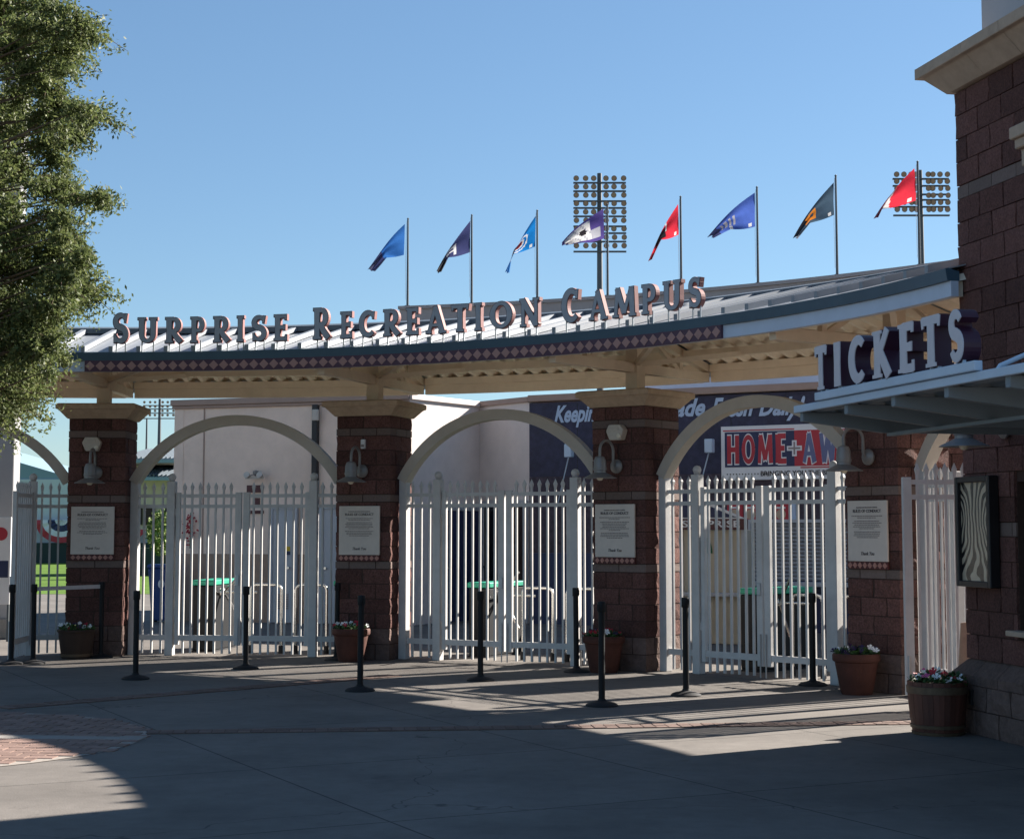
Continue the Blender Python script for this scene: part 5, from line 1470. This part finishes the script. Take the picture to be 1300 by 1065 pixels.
bn_ = ground(206, 790)
tb_ = thing('recycling_bin', 'blue wheeled recycling bin standing beyond the first bay fence', 'bin', (bn_.x, bn_.y, 0))
b = B(); b.add([(-.20,-.22,.04),(.20,-.22,.04),(.20,.22,.04),(-.20,.22,.04),(-.27,-.3,.86),(.27,-.3,.86),(.27,.3,.86),(-.27,.3,.86)], [(0,3,2,1),(4,5,6,7),(0,1,5,4),(1,2,6,5),(2,3,7,6),(3,0,4,7)])
Fb = T(bn_.x, bn_.y, 0) @ S3(.82, .82, 1.12)
put('body', b.mesh('body', M['bin'], bevel=.02), tb_, Fb)
b = B(); b.box(-.29, .29, -.32, .33, .865, .93); put('lid', b.mesh('lid', M['bin'], bevel=.02), tb_, Fb)
for s in (-1, 1):
    b = B(); b.lathe([(.0, -.03), (.09, -.03), (.09, .03), (0, .03)], 14); put('wheel', b.mesh('wheel', M['rubber'], M=T(s * .2, .26, .09) @ Matrix.Rotation(R_(90), 4, 'Y')), tb_, Fb)
b = B(); b.lathe([(0, 0), (.07, 0), (.07, .004), (0, .004)], 16); put('emblem', b.mesh('emblem', M['wprint'], M=T(.02, -.285, .62) @ Matrix.Rotation(R_(90), 4, 'X')), tb_, Fb)

# grey pylon behind the tree
pq = at(5, 700, 26.5)
py = thing('grey_pylon', 'tall grey square pylon behind the tree at the left edge', 'pylon', (pq.x, pq.y, 0))
b = B(); b.box(-.17, .17, -.17, .17, .3, 9.9); put('shaft', b.mesh('shaft', M['pylon'], bevel=.01), py, T(pq.x, pq.y, 0))
b = B(); b.box(-.26, .26, -.26, .26, 0, .3); put('plinth', b.mesh('plinth', M['strip'], bevel=.01), py, T(pq.x, pq.y, 0))
b = B(); b.box(-.2, .2, -.2, .2, 9.9, 10.0); put('cap', b.mesh('cap', M['pylon'], bevel=.01), py, T(pq.x, pq.y, 0))
bq = at(4, 690, 25.6)
bnr = thing('field_banner', 'small white and blue notice board at the far left edge', 'sign', (bq.x, bq.y, 0))
b = B(); b.box(-.25, .12, -.02, .02, .55, 1.85); put('board', b.mesh('board', M['wprint'], bevel=.005), bnr, T(bq.x, bq.y, 0))
b = B(); b.lathe([(0, 0), (.1, 0), (.1, .004), (0, .004)], 18); put('red_disc', b.mesh('red_disc', M['red'], M=T(-.03, -.021, 1.6) @ Matrix.Rotation(R_(90), 4, 'X')), bnr, T(bq.x, bq.y, 0))
b = B(); b.box(-.22, .09, -.024, -.0205, .95, 1.2); put('blue_bar', b.mesh('blue_bar', M['navyp']), bnr, T(bq.x, bq.y, 0))
for s in (-.22, .09):
    b = B(); b.tube([(s, .03, 0), (s, .03, 1.8)], .02, 8); put('leg', b.mesh('leg', M['galv']), bnr, T(bq.x, bq.y, 0))

# ================================================================== LIGHT TOWERS
b = B(); b.lathe([(.0, .10), (.10, .09), (.17, .0), (.27, -.16), (.275, -.19), (.255, -.19), (.16, .0), (0, .06)], 14); FLB = b.mesh('flood_lamp', M['floodb'], smooth=True, M=Matrix.Rotation(R_(-78), 4, 'X'))
b = B(); b.lathe([(.0, -.10), (.19, -.14), (.245, -.16)], 14); FLR = b.mesh('reflector', M['floodr'], smooth=True, M=Matrix.Rotation(R_(-78), 4, 'X'))
def tower(px, ytop, ybot, Y, rows, ncol, width, label, group, k=1.0):
    p = at(px, ytop, Y); zb = at(px, ybot, Y).z
    t = thing('light_tower', label, 'light tower', (p.x, Y, 0), group)
    b = B(); b.tube([(0, 0, 0), (0, 0, p.z + .4)], [.40, .20], 12); put('pole', b.mesh('pole', M['galv'], smooth=True), t, T(p.x, Y, 0))
    for r_ in range(rows):
        z = zb + (p.z - zb) * (r_ + .1) / (rows - .35)
        arm_h = .16 if r_ % 3 else .30
        b = B(); b.box(-width / 2, width / 2, -.32, -.10, z - arm_h, z - arm_h + .14); arm = put('crossarm', b.mesh('crossarm', M['galv']), t, T(p.x, Y, 0))
        for c in range(ncol):
            f = (c + .5) / ncol
            x = (-width / 2 + .25) + (width - .5) * (c / (ncol - 1))
            if abs(x) < .45: x = math.copysign(.55, x)
            G = T(p.x + x, Y - .55, z + .26) @ RZ(R_(rnd.choice((-12, 0, 8, 15)) if c > ncol / 2 and r_ < rows - 2 else rnd.uniform(-5, 5))) @ S3(.92 * k, .92 * k, .92 * k)
            lm = put('flood_lamp', FLB, arm, G); put('reflector', FLR, arm, G)
    return t
tower(761, 226, 318, 150, 9, 6, 4.7, 'stadium light tower behind the purple flag with nine rows of lamps', 'stadium light towers')
tower(1168, 222, 272, 150, 6, 8, 5.0, 'stadium light tower behind the rightmost red flag', 'stadium light towers')
tower(203, 510, 530, 250, 4, 6, 4.8, 'distant light tower low over the roofs right of the leftmost pillar', 'stadium light towers', k=.75)
q = at(186, 560, 200)
b = B(); b.tube([(0, 0, 0), (0, 0, at(186, 532, 200).z)], [.2, .1], 8); tag(put('distant_mast', b.mesh('distant_mast', M['galv']), None, T(q.x, 200, 0)), 'thin distant mast left of the far light tower', 'mast')

# ================================================================== TREE
TX, TY = -6.9, 17.2
tr = thing('shade_tree', 'leafy shade tree filling the upper left corner', 'tree', (TX, TY, 0))
b = B(); b.tube([(TX, TY, 0), (TX + .03, TY, .5), (TX - .02, TY + .03, 1.6), (TX + .05, TY, 3.2), (TX + .02, TY - .05, 5.5), (TX + .1, TY, 8.4)], [.23, .17, .15, .13, .09, .03], 12)
put('trunk', b.mesh('trunk', M['bark'], smooth=True), tr)
tips = []
r = random.Random(21)
hand = [(122, 30), (105, 45), (135, 145), (150, 252), (125, 248), (145, 372), (128, 360), (125, 325), (85, 95), (75, 140), (60, 180), (85, 180), (70, 235), (80, 270), (75, 300), (95, 310), (95, 345), (80, 360), (60, 410), (95, 430), (60, 430), (30, 430), (15, 60), (60, 30), (75, 75), (40, 90), (15, 340), (15, 160), (15, 260), (45, 400), (60, 470), (35, 490), (8, 505), (5, 400), (95, 10), (118, 42), (80, 60), (60, 110), (128, 138), (118, 165), (80, 160), (70, 200), (148, 246), (110, 250), (95, 232), (60, 270), (118, 300), (132, 318), (90, 330), (138, 366), (112, 352), (70, 380), (85, 420), (70, 450), (88, 395), (40, 470), (22, 500), (45, 440), (10, 470), (30, 30), (20, 120), (20, 210), (30, 300), (25, 390), (50, 5), (100, 85), (90, 120), (105, 205), (100, 285), (55, 340), (8, 440), (52, 150), (45, 230)]
for hx, hy in hand:
    if hx > 80: hx -= 22 if hy < 340 else 34
    p = at(hx, hy, TY + r.uniform(-1.1, 1.1)); tips.append((p, r.choice((.13, .18, .24, .32))))
for _ in range(190):
    a = r.uniform(0, 6.283); z = r.uniform(2.9, 9.6); f = 1 - ((z - 5.6) / 4.6) ** 2
    rad = 2.35 * math.sqrt(max(.05, f)) * math.sqrt(r.uniform(.15, 1))
    p = Vector((TX + rad * math.cos(a), TY + rad * math.sin(a), z))
    lim = -5.05 + .25 * math.sin(z * 3)
    if p.x > lim - .25: p.x = lim - r.uniform(.2, .9)
    tips.append((p, r.uniform(.34, .55)))
lb = []
for k, (p, rad) in enumerate(tips):
    z0 = max(1.9, p.z - r.uniform(.5, 1.2)); s0 = Vector((TX, TY, min(z0, 8)))
    mid = s0.lerp(p, .55) + Vector((r.uniform(-.15, .15), r.uniform(-.15, .15), r.uniform(-.05, .15)))
    b = B(); b.tube([s0, s0.lerp(mid, .5), mid, mid.lerp(p, .6), p], [.032, .022, .015, .009, .004], 6)
    if k % 2 == 0 or k < len(hand): put('limb', b.mesh('limb', M['bark'], smooth=True), tr)
rg = np.random.default_rng(5)
Cc = []; TWS = []; TWF = []
for p, rad in tips:
    vis = p.x / p.y > -.38
    n = int((3300 if vis else 500) * (rad / .4) ** 2)
    # leaves gather along short drooping twigs
    nt_ = max(4, n // 26)
    d = rg.normal(size=(nt_, 3)); d /= np.linalg.norm(d, axis=1)[:, None]; d[:, 2] = d[:, 2] * .72 - .10; d[:, 0] *= 1.2
    ln = rad * rg.uniform(.35, 1.45, nt_)
    if vis:
        for q in range(0, nt_, 4):
            a_ = Vector(p); e_ = a_ + Vector(d[q]) * ln[q] * 1.02; e_.z -= .06; m_ = a_.lerp(e_, .5) + Vector((0, 0, .02))
            tb2 = B(); tb2.tube([a_, m_, e_], [.006, .004, .0018], 4, cap=False); o0 = len(TWS)
            TWS += tb2.v; TWF += [tuple(i + o0 for i in f) for f in tb2.f]
    tw = rg.integers(0, nt_, n); tpar = rg.uniform(.15, 1, n) ** .7
    c = np.array(p)[None] + d[tw] * (ln[tw] * tpar)[:, None] + rg.normal(size=(n, 3)) * .028
    c[:, 2] -= .06 * tpar ** 2
    Cc.append(c)
C_ = np.concatenate(Cc); n = len(C_)
ax = rg.normal(size=(n, 3)); ax[:, 2] -= .35; ax /= np.linalg.norm(ax, axis=1)[:, None]
sd = np.cross(ax, rg.normal(size=(n, 3))); sd /= np.linalg.norm(sd, axis=1)[:, None] + 1e-9
ll = rg.uniform(.026, .066, n)[:, None]; ww = ll * rg.uniform(.16, .26, n)[:, None]
V = np.stack([C_, C_ + ax * ll * .5 + sd * ww, C_ + ax * ll, C_ + ax * ll * .5 - sd * ww], 1).reshape(-1, 3)
me = bpy.data.meshes.new('crown')
me.vertices.add(4 * n); me.vertices.foreach_set('co', V.astype(np.float32).ravel())
me.loops.add(4 * n); me.loops.foreach_set('vertex_index', np.arange(4 * n, dtype=np.int32))
me.polygons.add(n); me.polygons.foreach_set('loop_start', np.arange(0, 4 * n, 4, dtype=np.int32))
try: me.polygons.foreach_set('loop_total', np.full(n, 4, dtype=np.int32))
except Exception: pass
me.materials.append(M['leaf']); me.update()
at_ = me.attributes.new('tint', 'FLOAT', 'FACE'); at_.data.foreach_set('value', np.clip(rg.beta(2, 2.6, n), 0, 1).astype(np.float32))
put('crown', me, tr)
b = B(); b.v = TWS; b.f = TWF; b.m = [0] * len(TWF); o = put('twigs', b.mesh('twigs', M['bark']), tr); o['kind'] = 'stuff'
print('leaves', n, 'objects', len(bpy.data.objects))
